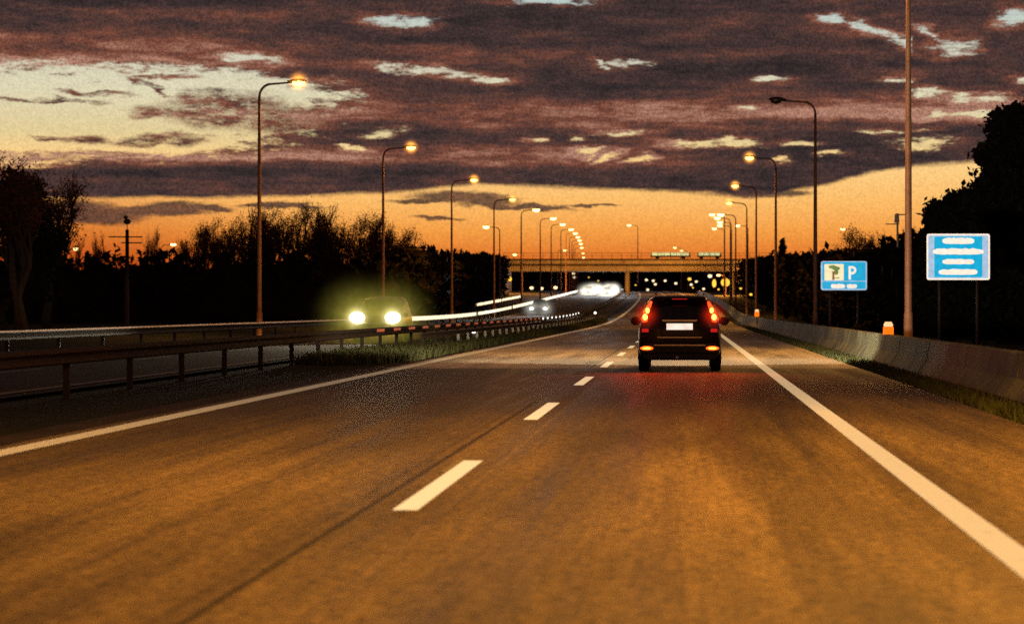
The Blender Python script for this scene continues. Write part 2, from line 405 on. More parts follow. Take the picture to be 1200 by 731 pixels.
G = 'street lamps along the motorway'
near_lit = make_lamp(True, 1.8, 12, 1, 5000, halo=True, label='tallest lit street lamp on the left, above the oncoming carriageway')
near_lit.location = P(-20, 104, 0) ; near_lit['group'] = G
remember(near_lit)
def put(proto, loc, label, grp=G):
    o = copy_tree(proto); o.location = loc; o['label'] = label; o['group'] = grp; return o
def hp(px, py, Z, side, arm=1.8): # base of a 12 m lamp whose head was measured
    p = at(px, py, Z); return Vector((p.x - side * arm, Z, p.z - 12.0))
put(near_lit, hp(481, 172, 146, 1), 'second lit street lamp on the left, rising behind the oncoming headlights')
put(near_lit, hp(555, 210, 182, 1), 'third lit street lamp from the left, beside the dark wood')
put(near_lit, hp(600, 233, 222, 1), 'fourth lit lamp of the left row, just left of the bridge end')
# lamps beside and behind the viewpoint that light the foreground
proto_r = make_lamp(True, 1.8, 12, -1, 13500, halo=True, label='tall pole of the nearest right hand street lamp, its head above the picture')
proto_r.location = (6.55, 17, 0); proto_r['label'] = 'lit street lamp beside the right barrier nearest the viewpoint'; proto_r['group'] = G; remember(proto_r)
mid_r = make_lamp(True, 1.8, 12, -1, 4500, halo=True, label='tall pole of the nearest right hand street lamp, its head above the picture')
mid_r.location = (6.55, 65, 0); mid_r['group'] = G; remember(mid_r)
put(proto_r, (6.55, -22, 0), 'lit street lamp beside the right barrier behind the viewpoint')
un = make_lamp(False, 1.95, 12, -1, 0, label='tall unlit street lamp above the parking sign'); un.location = (6.58, 112, -.1); un['group'] = G
put(mid_r, hp(879, 184, 155, -1), 'first lit lamp of the right row, left of the unlit one')
put(mid_r, hp(862, 217, 193, -1), 'second lit lamp of the right row, halfway down to the bridge')
put(mid_r, hp(855, 237, 232, -1), 'third lit lamp of the right row')
far_l = make_lamp(True, 1.8, 12, 1, 0, 'sodiumfar', 1.5, 'fifth lit lamp of the left row, above the bridge')
far_l.location = hp(628, 245.5, 272, 1); far_l['group'] = G; remember(far_l)
GL = 'receding row of lit lamps curving down over the bridge'
for (x, y, Z) in [(648, 255.5, 314), (659, 262.5, 356), (669, 268.5, 398)]:
    put(far_l, hp(x, y, Z, 1), {314: 'sixth lamp of the left row, leading the tail of lamps over the bridge', 356: 'seventh lamp of the left row over the bridge', 398: 'eighth lamp of the left row over the bridge, before they crowd together'}[Z], GL)
for (x, y, Z) in [(674, 273, 440), (677, 277.5, 482), (679, 281.5, 524), (680.5, 285.5, 566), (681.5, 290, 620), (683, 296.5, 692), (683.5, 301.5, 760)]:
    put(far_l, hp(x, y, Z, 1), 'one of the far lamps crowding together over the bridge', GL)
far_r = make_lamp(True, 1.8, 12, -1, 0, 'sodiumfar', 1.5, 'lamp of the right row where it bunches above the bridge')
far_r.location = hp(845, 251, 272, -1); far_r['group'] = 'bunch of lit lamps above the bridge on the right'; remember(far_r)
for (x, y, Z) in [(841, 255, 314), (835, 251, 330), (844, 260, 350), (844, 264, 380), (837.5, 267.5, 420)]:
    put(far_r, hp(x, y, Z, -1), 'lamp of the right row where it bunches above the bridge', 'bunch of lit lamps above the bridge on the right')
GF = 'scattered far street lamps'
put(far_r, hp(864.6, 264, 390, -1), 'lone lit lamp just right of the bunch above the bridge', GF)
put(far_r, hp(737.5, 263.5, 470, -1), 'single lit lamp standing behind the middle of the bridge', GF)
put(far_r, hp(570, 265.5, 300, -1), 'lit lamp above the dark wood just left of the bridge abutment', GF)
put(far_r, hp(988, 268, 420, -1), 'lit lamp beside the bare tree left of the tourist board', GF)
put(far_r, hp(791, 290, 640, -1), 'left of two faint lamps over the green lit panel', GF)
put(far_r, hp(799, 293.5, 680, -1), 'right of two faint lamps over the green lit panel', GF)
put(far_l, hp(662, 293, 560, 1), 'faint lit lamp low behind the left part of the bridge parapet', GF)
put(far_l, hp(89, 291, 330, 1), 'small lit lamp over the wood at the far left', GF)
put(far_l, hp(203, 286, 330, 1), 'small lit lamp over the wood between the mast and the bare trees', GF)
put(far_l, hp(322, 278, 330, 1), 'small lit lamp glimpsed inside the row of bare trees', GF)
# a lamp close to the abutment, lighting it
ab = make_lamp(True, 1.4, 9, -1, 0, 'sodiumfar', 1.3, glow=30000, label= 'low lit lamp shining on the left bridge abutment')
p = at(603.5, 298, 432); ab.location = (p.x + 1.4, 432, p.z - 9); ab['group'] = GF
remember(ab)
put(ab, Vector((8.0, 436, at(0, 322, 436).z - 9)), 'low lit lamp under the right half of the bridge', GF)

# ------------------------------------------------------------------ bridge
BZ = 450.0; be = E(BZ)
br = empty('road_bridge', (C(BZ), BZ, be)); tag(br, 'long concrete road bridge crossing over the motorway, its underside lit orange', 'bridge')
def bz(y): return HC + (361 - y) * BZ / F - be
def bx(x): return (x - 803) * BZ / F - C(BZ)
x0, x1 = bx(590), bx(925)
xm, xw = (x0 + x1) / 2, x1 - x0
def slab(ya, yb, y0, inset, name, mm):
    q = MB(); q.box((xm, y0 + 6, (bz(ya) + bz(yb)) / 2), (xw - inset, 12.4, bz(ya) - bz(yb))); return q.build(name, mm, br)
slab(303.2, 305.2, .0, 0, 'parapet', M['concrete_dark']); slab(305.25, 309.2, .15, .4, 'deck', M['concrete_far']); slab(309.25, 311.6, .9, 1, 'shadow_ledge', M['concrete_dark'])  # dark bands drawn as shadow lines along the deck edge
m_ = MB()
for k in range(5): m_.box((xm, 1.0 + k * 2.5, (bz(311.7) + bz(317.6)) / 2), (xw - 1, .7, bz(311.7) - bz(317.6)))
m_.build('girders', M['concrete_far'], br)
m_ = MB(); m_.box((bx(585), 6, bz(325) - 1.2), (bx(594) - bx(577), 14, bz(304) - bz(346) + 1.4)); m_.box((bx(568), 3, bz(329)), (bx(579) - bx(560), 1.0, bz(316) - bz(345)), taper=.92)
m_.build('abutment', M['concrete_far'], br)
m_ = MB(); m_.box((bx(918), 6, bz(332)), (5, 14, 8.4)); m_.build('abutment', M['concrete_far'], br)
for X in (-9.0, 12.5):
    for yy in (2, 10):
        m_ = MB(); m_.tube([(X, yy, -.6), (X, yy, bz(317.7))], .4, 12); m_.build('pier', M['concrete_far'], br, True)
m_ = MB(); m_.box((xm, .12, bz(296.4)), (xw, .07, .07)); m_.box((xm, .12, bz(299.5)), (xw, .05, .05))
x = x0
while x < x1: m_.box((x, .12, (bz(296.4) + bz(303.4)) / 2), (.08, .08, bz(296.4) - bz(303.4))); x += 2.0
m_.build('railing', M['darkpole'], br)
# lit panels / vehicles along the parapet
def lit_vehicle(xa, xb, ya, yb, label, n):
    e = empty('parked_bus', ((bx(xa) + bx(xb)) / 2 + C(BZ), BZ + 4, be + bz(303.2))); tag(e, label, 'bus', 'pale lit vehicles on the bridge')
    w = bx(xb) - bx(xa); h = bz(ya) - bz(303.2)
    m_ = MB(); m_.box((0, 0, .45 + (h - .45) / 2), (w, 2.3, h - .45), taper=.97); m_.box((0, 0, h + .03), (w * .9, 1.8, .1)); m_.build('body', M['cargrey'], e)
    for k in range(n):
        m_ = MB(); ww = (w - .5) / n; m_.box((-w / 2 + .25 + ww * (k + .5), -1.17, .5 + h * .42), (ww - .1, .03, h * .55)); m_.build('window', M['greenlit'], e)
    for sx in (-.33, .33):
        m_ = MB(); m_.tube([(sx * w, -1.0, .42), (sx * w, 1.0, .42)], .42, 14); m_.build('wheel', M['tyre'], e)
    return e
lit_vehicle(762, 809, 296, 303, 'long bus with pale green lit windows crossing the bridge', 6)
lit_vehicle(817, 846, 296, 303, 'shorter bus with pale green lit windows at the right on the bridge', 4)

# ------------------------------------------------------------------ small lights beyond and under the bridge
GS = 'small lights beyond the bridge'
def post_light(px, py, Z, r, m, label, tall=1.0, group=GS):
    p = at(px, py, Z); gz = E(Z) - .3; e = empty('lamp_post', (p.x, Z, gz)); tag(e, label, 'lamp post', group)
    h = max(.6, p.z - gz)
    m_ = MB(); m_.tube([(0, 0, -.4), (0, 0, h - r * .6)], .07, 6); m_.build('pole', M['darkpole'], e)
    m_ = MB(); m_.ellipsoid((0, 0, h), (r, r * .8, r * tall * .8), 12, 8); m_.build('lamp_glass', M[m], e, True)
    m_ = MB(); m_.ellipsoid((0, 0, h + r * tall * .8), (r * .7, r * .7, .06), 10, 3); m_.build('lamp_cap', M['darkpole'], e)
for i, (x, y) in enumerate([(757.5, 328), (765.5, 329), (768, 333), (779.5, 329), (792, 332), (810, 333.5), (816, 330), (824.6, 338.5), (759, 339.5), (865, 331), (874, 334)]):
    post_light(x, y, 640 + 12 * (i % 4), .42, 'lampwhite', 'small white light among those under the right half of the bridge')
post_light(832, 323.5, 620, .62, 'lampwhite', 'brighter white light close under the bridge girders on the right')
post_light(808, 327, 600, .5, 'lampyellow', 'small yellow light under the bridge above the dark car roof')
post_light(837, 332, 560, .5, 'lampyellow', 'tall narrow yellow light left of the large yellow one under the bridge', 2.6)
post_light(850, 331, 520, 1.05, 'lampyellow', 'largest yellow light under the right end of the bridge', 1.15)
post_light(914, 333, 400, .45, 'lampyellow', 'yellow light standing left of the blue parking sign', 1.2)
post_light(894, 337.5, 400, .8, 'lampwhite', 'wide white light low in front of the trees, right of the bridge', .3)
for i, (x, y, Z) in enumerate([(868, 338, 380), (880, 345, 330), (903, 349, 290), (857, 343, 420), (842, 339, 470), (745, 334, 560), (812, 337, 560), (690, 325, 640), (701, 329, 640)]):
    post_light(x, y, Z, .22, 'lampyellow', 'small amber light strung along the right roadside and under the bridge', 1, 'amber roadside lights near the bridge')
for (x, y) in [(672, 320.5), (673, 325)]:
    post_light(x, y, 640, .42, 'lampwhite', 'one of two white lights stacked under the middle of the bridge', 1, 'pair of stacked white lights')
for (x, y) in [(623, 337.5), (634.5, 338), (651, 337)]:
    post_light(x, y, 430, .38, 'lampwhite', 'one of three white lights in a row above the bright left guardrail', 1, 'three white lights under the left of the bridge')
post_light(597.5, 327, 452, .35, 'lampyellow', 'dim yellow light on the inner face of the left abutment', 1.6)

# ------------------------------------------------------------------ vehicles
def loft(stations, n_cap=True):
    m_ = MB(); rings = []
    for st in stations:
        half = st; ring = half + [(-x, y, z) for (x, y, z) in reversed(half[:-1])] if abs(half[-1][0]) < 1e-6 else half
        rings.append(ring)
    n = len(rings[0]); vs = [v for r_ in rings for v in r_]; fs = []
    for i in range(len(rings) - 1):
        for k in range(n): fs.append((i * n + k, i * n + (k + 1) % n, (i + 1) * n + (k + 1) % n, (i + 1) * n + k))
    m_.add(vs, fs)
    # caps as strips across
    for base, rev in ((0, False), ((len(rings) - 1) * n, True)):
        h = n // 2; cap = []
        for k in range(h):
            q = (base + k, base + k + 1, base + n - 2 - k, base + n - 1 - k)
            if len(set(q)) == 4: cap.append(q if not rev else q[::-1])
        m_.f += cap; m_.m += [0] * len(cap)
    return m_
def bevel_sub(o, lv=2):
    md = o.modifiers.new('s', 'SUBSURF'); md.levels = lv; md.render_levels = lv
    for p in o.data.polygons: p.use_smooth = True
def suv_body(L, W, Hb, Ht, kind):
    """rear at y=0, front at y=L. returns stations"""
    w = W / 2
    def ring(y, wb, zb, zbelt, wt, zt, lean=0.0, leanb=0.0):
        # lean: extra y at the top (tailgate / windscreen slope)
        return [(wb * .55, y + leanb, zb), (wb * .90, y + leanb, zb), (wb * .985, y + leanb * .3, zb + .12), (wb, y, (zb + zbelt) / 2), (wb * .985, y, zbelt - .06),
                (wb * .95, y + lean * .1, zbelt), (wt + (wb - wt) * .25, y + lean * .65, zbelt + (zt - zbelt) * .68), (wt * .94, y + lean * .93, zt - .05), (wt * .78, y + lean, zt - .005), (0, y + lean, zt + .015)]
    if kind == 'suv':
        return [ring(0, w * .93, .36, .98, w * .70, Ht - .06, .30, .06), ring(.05, w * .985, .31, .99, w * .74, Ht - .02, .30, .02), ring(.40, w, .28, 1.0, w * .76, Ht, .16),
                ring(1.2, w, .27, 1.0, w * .77, Ht + .02), ring(2.3, w, .27, .98, w * .77, Ht - .01), ring(2.75, w, .27, .97, w * .76, Ht - .06, .0),
                ring(3.45, w * .99, .28, .96, w * .80, 1.03), ring(4.1, w * .95, .29, .88, w * .78, .96), ring(L - .12, w * .86, .30, .72, w * .7, .80), ring(L, w * .74, .34, .62, w * .6, .70)]
    return [ring(0, w * .85, .36, .84, w * .6, .93, .10), ring(.1, w * .97, .26, .86, w * .68, 1.0, .1), ring(.75, w, .24, .9, w * .66, 1.30, .1), ring(1.5, w, .24, .9, w * .68, Ht), ring(2.4, w, .24, .89, w * .67, Ht - .02),
            ring(3.15, w, .25, .88, w * .74, .97), ring(3.9, w * .95, .26, .80, w * .74, .86), ring(L - .1, w * .86, .28, .62, w * .68, .70), ring(L, w * .72, .32, .55, w * .6, .62)]
def wheels(e, L, W, r=.34):
    for x in (-1, 1):
        for y in (.85, L - .85):
            wv = empty('wheel', (x * (W / 2 - .12), y, r)); wv.parent = e
            m_ = MB(); m_.tube([(-.11, 0, 0), (-.09, 0, 0), (.09, 0, 0), (.11, 0, 0)], [r - .03, r, r, r - .03], 24); m_.build('tyre', M['tyre'], wv, True)
            m_ = MB()
            m_.tube([(x * .10, 0, 0), (x * .118, 0, 0)], [r * .62, r * .58], 20)
            for k in range(5):
                a = k * math.tau / 5; m_.box((x * .12, math.cos(a) * r * .3, math.sin(a) * r * .3), (.015, .05, .05))
            m_.build('rim', M['rim'], wv)
def curved_panel(m_, quad, nx=6, bulge=.0, mi=0):
    a, b, c, d = [Vector(q) for q in quad]  # a,b bottom; c,d top
    vs = []; fs = []
    for j in range(2):
        for i in range(nx + 1):
            t = i / nx; p = a.lerp(b, t) if j == 0 else d.lerp(c, t)
            p = p + Vector((0, -bulge * (1 - (2 * t - 1) ** 2), 0)); vs.append(p)
    for i in range(nx): fs.append((i, i + 1, nx + 1 + i + 1, nx + 1 + i))
    m_.add(vs, fs, mi)

# --- the dark SUV ahead, seen from the rear
SW = 1.80; SL = 4.55
suv = empty('black_suv', P(-.12, 47.3, 0)); tag(suv, 'black sport utility car driving ahead with red tail lamps glowing', 'car')
ob = loft(suv_body(SL, SW, 1.0, 1.62, 'suv')).build('body', M['carblack'], suv); bevel_sub(ob, 2)
def sb(px): return (px - 797) / 54.5
def sz(py): return HC - (py - 361) / 54.5
# rear glass
m_ = MB(); curved_panel(m_, [(-.60, .075, 1.10), (.60, .075, 1.10), (.50, .225, 1.50), (-.50, .225, 1.50)], 8, .03); m_.build('rear_window', M['glass'], suv, True)
m_ = MB(); m_.box((0, .16, 1.585), (1.12, .36, .045), taper=.94); m_.build('roof_spoiler', M['carblack'], suv)
m_ = MB(); m_.box((0, .0, 1.555), (.32, .02, .018)); m_.build('high_brake_lamp', M['reardim'], suv)
for sx in (-1, 1):
    # upright tail lamp cluster beside the glass
    m_ = MB(); pts = [(sx * .735, .05, 1.07), (sx * .755, .035, 1.14), (sx * .725, .09, 1.27), (sx * .655, .16, 1.40), (sx * .61, .20, 1.50)]
    m_.tube(pts, [.05, .075, .06, .045, .025], 10); m_.v = [(v[0], v[1] * 1.0 - .02, v[2]) for v in m_.v]
    tl = m_.build('tail_lamp', M['brake'], suv, True); halo_(tl, (sx * .72, -.10, 1.21), .42, M['glowred'], 'tail_lamp_glow')
    m_ = MB(); m_.ellipsoid((sx * .735, -.045, 1.17), (.052, .03, .065), 12, 8); m_.ellipsoid((sx * .685, .01, 1.31), (.042, .03, .06), 12, 8); m_.build('bulb', M['brakecore'], tl, True)
    m_ = MB(); m_.box((sx * .735, .01, .885), (.15, .05, .07), taper=.9); m_.build('side_reflector', M['reardim'], suv)
    m_ = MB(); m_.ellipsoid((sx * .70, -.11, sz(407.5)), (.14, .05, .045), 16, 8); bl = m_.build('bumper_lamp', M['fogl'], suv, True)
    m_ = MB(); m_.ellipsoid((sx * .70, -.145, sz(407.5)), (.09, .03, .022), 14, 6); m_.build('bulb', M['foghot'], bl, True)
    m_ = MB(); m_.ellipsoid((sx * 1.0, 2.75, 1.07), (.12, .06, .10), 12, 8); m_.tube([(sx * .80, 2.78, 1.02), (sx * .95, 2.76, 1.05)], .03, 6); m_.build('wing_mirror', M['trim'], suv, True)
    m_ = MB(); m_.add([(sx * .915, .55, 1.03), (sx * .915, 2.9, 1.01), (sx * .76, 2.45, 1.5), (sx * .74, .75, 1.5)], [(0, 1, 2, 3)]); m_.build('side_window', M['glass'], suv)
    lamp_light('SPOT', 'tail_light', (sx * .73, -.30, 1.1), 130, (1, .05, .01), suv, .12, R(125), 1.0, (0, -1, -.30))
    m_ = MB(); m_.tube([(sx * .52, .5, 1.665), (sx * .52, 2.5, 1.665)], .018, 6); m_.build('roof_rail', M['trim'], suv)
    m_ = MB(); m_.ellipsoid((sx * .62, SL - .1, .72), (.16, .1, .08), 12, 6); m_.build('headlight', M['glass'], suv, True)
m_ = MB(); m_.box((sb(797), -.035, sz(382.5)), (.56, .02, .135)); m_.build('number_plate', M['plate'], suv)
m_ = MB(); m_.box((0, -.02, sz(375.5)), (.74, .05, .035)); m_.box((0, -.012, sz(395)), (.95, .03, .02)); m_.build('tailgate_trim', M['chrome'], suv)
m_ = MB(); m_.box((0, -.03, .50), (1.66, .16, .22), taper=.96); m_.box((0, 0, .33), (1.5, .14, .16), taper=1.08)
ob = m_.build('rear_bumper', M['trim'], suv); bv = ob.modifiers.new('b', 'BEVEL'); bv.width = .04; bv.segments = 3
m_ = MB(); m_.box((0, -.115, sz(404)), (1.1, .02, .022)); m_.build('bumper_strip', M['chrome'], suv)
m_ = MB(); m_.ellipsoid((-.05, -.10, sz(418.5)), (.045, .05, .045), 12, 8); m_.build('tow_ball', M['chrome'], suv, True)
wheels(suv, SL, SW, .35)
lamp_light('SPOT', 'headlight_beam', (0, SL + .1, .75), 9000, (1, .84, .6), suv, .3, R(130), .7, (0, 1, -.05))

# --- oncoming cars: front towards the camera
def oncoming(kind, hm, power, label, lens=(.2, .14), glowm=None, hr=1.5, L=4.4, W=1.8, Ht=1.62):
    e = empty('oncoming_' + ('suv' if kind == 'suv' else 'car'), (0, 0, 0), math.pi); tag(e, label, 'car')
    ob = loft(suv_body(L, W, 1.0, Ht, kind)).build('body', M['cargrey'], e); bevel_sub(ob, 2)
    f = L - .05; hz_ = .92 if kind == 'suv' else .62
    m_ = MB()
    if kind == 'suv': curved_panel(m_, [(.66, 3.43, 1.07), (-.66, 3.43, 1.07), (-.58, 2.86, Ht - .12), (.58, 2.86, Ht - .12)], 8, -.04)
    else: curved_panel(m_, [(.62, 3.2, .99), (-.62, 3.2, .99), (-.55, 2.5, Ht - .08), (.55, 2.5, Ht - .08)], 8, -.04)
    m_.build('windscreen', M['glass'], e, True)
    m_ = MB(); m_.box((0, f + .03, .62), (.7, .05, .14)); m_.build('grille', M['trim'], e)
    m_ = MB(); m_.box((0, f + .06, .42), (.5, .02, .11)); m_.build('number_plate', M['signback'], e)
    for sx in (-1, 1):
        m_ = MB(); m_.ellipsoid((sx * .68, f - .0, hz_), (lens[0], .12, lens[1]), 16, 10); h_ = m_.build('headlight', M[hm], e, True)
        m_ = MB(); m_.ellipsoid((sx * .98, 2.9, 1.02), (.11, .06, .08), 10, 6); m_.build('wing_mirror', M['trim'], e, True)
        if glowm == 'haze': halo_(h_, (sx * .68, f + .1, hz_), hr, M[glowm]); halo_(h_, (sx * .68, f + .12, hz_), .75, M['glowcore'])
        elif glowm: halo_(h_, (sx * .68, f + .1, hz_), hr, M[glowm])
    wheels(e, L, W, .33)
    if power: lamp_light('SPOT', 'headlight_beam', (0, f + .35, hz_), power, (1, .88, .62) if hm == 'headl' else (.85, .93, 1), e, .4, R(80), .8, (0, 1, -.04))
    return e
c1 = oncoming('suv', 'headl', 3500, 'oncoming tall car with two dazzling yellow white headlamps, nearest beyond the median', (.30, .22), 'haze', 2.2, 4.4, 1.85, 1.72)
c1.location = P(-11.75, 88.2, .08)
c2 = oncoming('car', 'headlcool', 9000, 'oncoming car with cool white headlamps in front of the bright guardrail', (.22, .14), 'glowcool', 1.6)
c2.location = P(-14.9, 229, .02); remember(c2)
c3 = oncoming('car', 'headlcool', 12000, 'far oncoming car in the dazzling cluster of headlamps under the bridge', (.34, .24), 'glowfar', 2.3)
c3.location = P(-12.2, 392, .02); c3.rotation_euler.z = math.pi + .018; c3['group'] = 'far oncoming cars under the bridge'; remember(c3)
GC = 'far oncoming cars under the bridge'
for (X, Z) in [(-16.0, 414), (-12.2, 436), (-16.0, 462), (-12.2, 486), (-16.0, 520), (-12.2, 560), (-16.0, 600)]:
    o = copy_tree(c3); o.location = P(X, Z, .02); o.rotation_euler.z = math.pi + .0001 * (Z - 230) * 1.1
    o['label'] = 'far oncoming car in the dazzling cluster of headlamps under the bridge'; o['group'] = GC

# ------------------------------------------------------------------ signs
def board(name, px0, px1, py0, py1, Z, label):
    a = at(px0, py1, Z); b_ = at(px1, py0, Z); W = b_.x - a.x; H = b_.z - a.z
    e = empty(name, ((a.x + b_.x) / 2, Z, -.35)); tag(e, label, 'road sign')
    base = a.z + .35
    for sx in (-.3, .3):
        m_ = MB(); m_.tube([(sx * W, .10, -.1), (sx * W, .10, base + H * .9)], .05, 10); m_.build('post', M['darkpole'], e, True)
    return e, W, H, base
def rrect(m_, cx, cz, w, h, y, mi, r=.05, jag=0, th=.0):
    pts = []
    for (sx, sz_, a0) in ((1, -1, -90), (1, 1, 0), (-1, 1, 90), (-1, -1, 180)):
        for k in range(5):
            a = R(a0 + k * 22.5); pts.append((cx + sx * (w / 2 - r) + r * math.cos(a), y, cz + sz_ * (h / 2 - r) + r * math.sin(a)))
    m_.add(pts, [tuple(range(len(pts)))], mi)
    if th: m_.add([(p[0], p[1] + th, p[2]) for p in pts] , [tuple(reversed(range(len(pts))))], mi)
def word_strip(m_, xa, xb, zc, h, y, mi, seed):
    """a run of letters too blurred to read: an uneven band"""
    rr = random.Random(seed); n = 14; top = []; bot = []
    for i in range(n + 1):
        t = i / n; x = xa + (xb - xa) * t; e_ = min(1, 6 * min(t, 1 - t) + .45)
        top.append((x, y, zc + h * .5 * e_ * rr.uniform(.78, 1.18))); bot.append((x, y, zc - h * .5 * e_ * rr.uniform(.92, 1.05)))
    vs = bot + top; m_.add(vs, [(i, i + 1, n + 2 + i, n + 1 + i) for i in range(n)], mi)
e, W, H, base = board('tourist_board', 1086, 1160, 274, 328, 85, 'blue board with white border and four blurred white lines of text')
m_ = MB(); cz = base + H / 2
m_.box((0, .05, cz), (W * .985, .03, H * .985), 3)
rrect(m_, 0, cz, W, H, 0, 0, .09, th=.02); rrect(m_, 0, cz, W * .955, H * .93, -.004, 1, .06); rrect(m_, 0, cz, W * .76, H * .88, -.008, 2, .03)
X_ = lambda t: (t - .5) * W; Z_ = lambda t: base + H * (1 - t)
for i, (a, b_, y0, y1) in enumerate([(.25, .75, .09, .22), (.10, .90, .32, .45), (.25, .75, .55, .66), (.19, .80, .77, .89)]):
    word_strip(m_, X_(a), X_(b_), Z_((y0 + y1) / 2), H * (y1 - y0), -.012, 0, i)
m_.build('panel', [M['signwhite'], M['signlight'], M['signblue'], M['signback']], e)
e, W, H, base = board('parking_sign', 962, 1016, 306, 340, 96, 'blue parking sign with a white P and a picnic tree symbol')
m_ = MB(); cz = base + H / 2
m_.box((0, .05, cz), (W * .985, .03, H * .985), 6)
rrect(m_, 0, cz, W, H, 0, 1, .09, th=.02); rrect(m_, 0, cz + .01, W * .94, H * .92, -.004, 2, .05)
rrect(m_, X_(.285), base + H * .62, W * .42, H * .56, -.008, 3, .04)
m_.add([(X_(.02), -.007, base + H * .295), (X_(.98), -.007, base + H * .295), (X_(.98), -.007, base + H * .325), (X_(.02), -.007, base + H * .325)], [(0, 1, 2, 3)], 1)
# tree symbol
m_.box((X_(.27), -.013, base + H * .50), (W * .045, .004, H * .30), 5)
for (dx, dz, rx, rz_) in ((-.02, .80, .09, .06), (.06, .75, .09, .07), (.06, .62, .05, .10)):
    m_.ellipsoid((X_(.27 + dx), -.012, base + H * dz), (W * rx, .003, H * rz_), 14, 6, 4)
m_.box((X_(.34), -.0135, base + H * .42), (W * .13, .003, H * .03), 4)
# the letter P
lx = X_(.60); lz = base + H * .36; ph = H * .47; pw = ph * .17
m_.box((lx + pw / 2, -.012, lz + ph / 2), (pw, .004, ph), 0)
r_o = ph * .30; r_i = r_o - pw; cx_, cz_ = lx + pw * 1.6, lz + ph - r_o; vs = []; k_ = 12
for i in range(k_ + 1):
    a = R(90 - 180 * i / k_); vs.append((cx_ + r_o * math.cos(a), -.013, cz_ + r_o * math.sin(a))); vs.append((cx_ + r_i * math.cos(a), -.013, cz_ + r_i * math.sin(a)))
m_.add(vs, [(2 * i, 2 * i + 2, 2 * i + 3, 2 * i + 1) for i in range(k_)], 0)
for zz in (cz_ + r_i, cz_ - r_o): m_.add([(lx + pw * .9, -.0125, zz), (cx_ + .002, -.0125, zz), (cx_ + .002, -.0125, zz + pw), (lx + pw * .9, -.0125, zz + pw)], [(0, 1, 2, 3)], 0)
word_strip(m_, X_(.22), X_(.52), base + H * .14, H * .15, -.012, 0, 11); word_strip(m_, X_(.56), X_(.78), base + H * .14, H * .14, -.012, 0, 12)
m_.build('panel', [M['signwhite'], M['signlight'], M['signblue'], M['signcream'], M['signgreen'], M['signbrown'], M['signback']], e)

# orange delineators by the barrier
def marker(px, Z, y0, y1, w, label):
    a = at(px, y1, Z); t = at(px, y0, Z); e = empty('marker_post', (a.x, Z, -.2)); tag(e, label, 'marker post', 'orange marker posts behind the right barrier')
    h0, h1 = a.z + .2, t.z + .2
    m_ = MB(); m_.tube([(0, .03, -.1), (0, .03, h1 - .04)], .035, 8); m_.build('post', M['darkpole'], e)
    m_ = MB(); hh = h1 - h0; m_.tube([(0, 0, h0), (0, 0, h0 + .03), (0, 0, h0 + hh * .66), (0, 0, h0 + hh * .68)], [w * .42, w * .5, w * .5, w * .42], 12); m_.build('orange_lens', M['orange'], e, True)
    m_ = MB(); m_.tube([(0, 0, h0 + hh * .69), (0, 0, h0 + hh * .8), (0, 0, h1)], [w * .40, w * .46, w * .3], 12); m_.build('cap', M['cream'], e, True)
marker(1041, 54.5, 377, 395, .26, 'large orange and cream marker post behind the barrier at the nearest lamp pole')
marker(887, 147, 362.5, 371, .30, 'small orange marker post at the far end of the barrier')
# pole base cover
m_ = MB(); m_.tube([(6.55, 64.7, -.3), (6.55, 64.7, .30), (6.55, 64.7, .62), (6.55, 64.7, .66)], [.22, .21, .19, .15], 12)
# small round white reflector posts in the median
for (px, py, Z, lb) in [(555, 387.5, 87, 'short post with a bright round white reflector beside the median guardrail'), (697.5, 366.5, 190, 'far short post with a white reflector in the median, near the curve')]:
    p = at(px, py, Z); e = empty('reflector_post', (p.x, Z, E(Z))); tag(e, lb, 'marker post')
    h = p.z - E(Z)
    m_ = MB(); m_.box((0, .04, h / 2 - .03), (.10, .04, h + .12)); m_.build('post', M['signback'], e)
    m_ = MB(); m_.ellipsoid((0, 0, h), (.10, .03, .10), 14, 8); m_.build('reflector', M['whitedot'], e, True)
# device box on an arm at the near right pole
e = empty('camera_box', (6.25, 65.2, 4.05)); tag(e, 'dark camera box with a crossbar beside the nearest right pole', 'camera')
m_ = MB(); m_.tube([(.3, 0, .06), (0, 0, .06)], .02, 6); m_.tube([(0, 0, .1), (0, 0, -.9)], .03, 6); m_.tube([(-.35, 0, -.22), (.05, 0, -.22)], .018, 6); m_.build('bracket', M['darkpole'], e)
m_ = MB(); m_.box((-.02, 0, -.05), (.14, .2, .26), taper=.8); m_.build('housing', M['darkpole'], e)
# utility mast on the left
p = at(149, 361, 150); e = empty('utility_pole', (p.x, 150, 0)); tag(e, 'utility pole with short crossarms against the orange sky at the left', 'utility pole')
top = at(149, 256, 150).z
m_ = MB(); m_.tube([(0, 0, -.3), (0, 0, top - .75)], [.16, .12], 10); m_.tube([(0, 0, top - .8), (0, 0, top)], .03, 6); m_.build('pole', M['darkpole'], e, True)
m_ = MB(); m_.box((-.1, 0, top - 1.25), (2.3, .08, .08)); m_.box((.3, 0, top - 1.65), (1.4, .08, .08)); m_.build('crossarm', M['darkpole'], e)
m_ = MB(); m_.ellipsoid((0, 0, top - .22), (.26, .26, .2), 12, 6); m_.ellipsoid((-.1, 0, top + .08), (.16, .16, .12), 10, 6); m_.build('beacon', M['darkpole'], e, True)

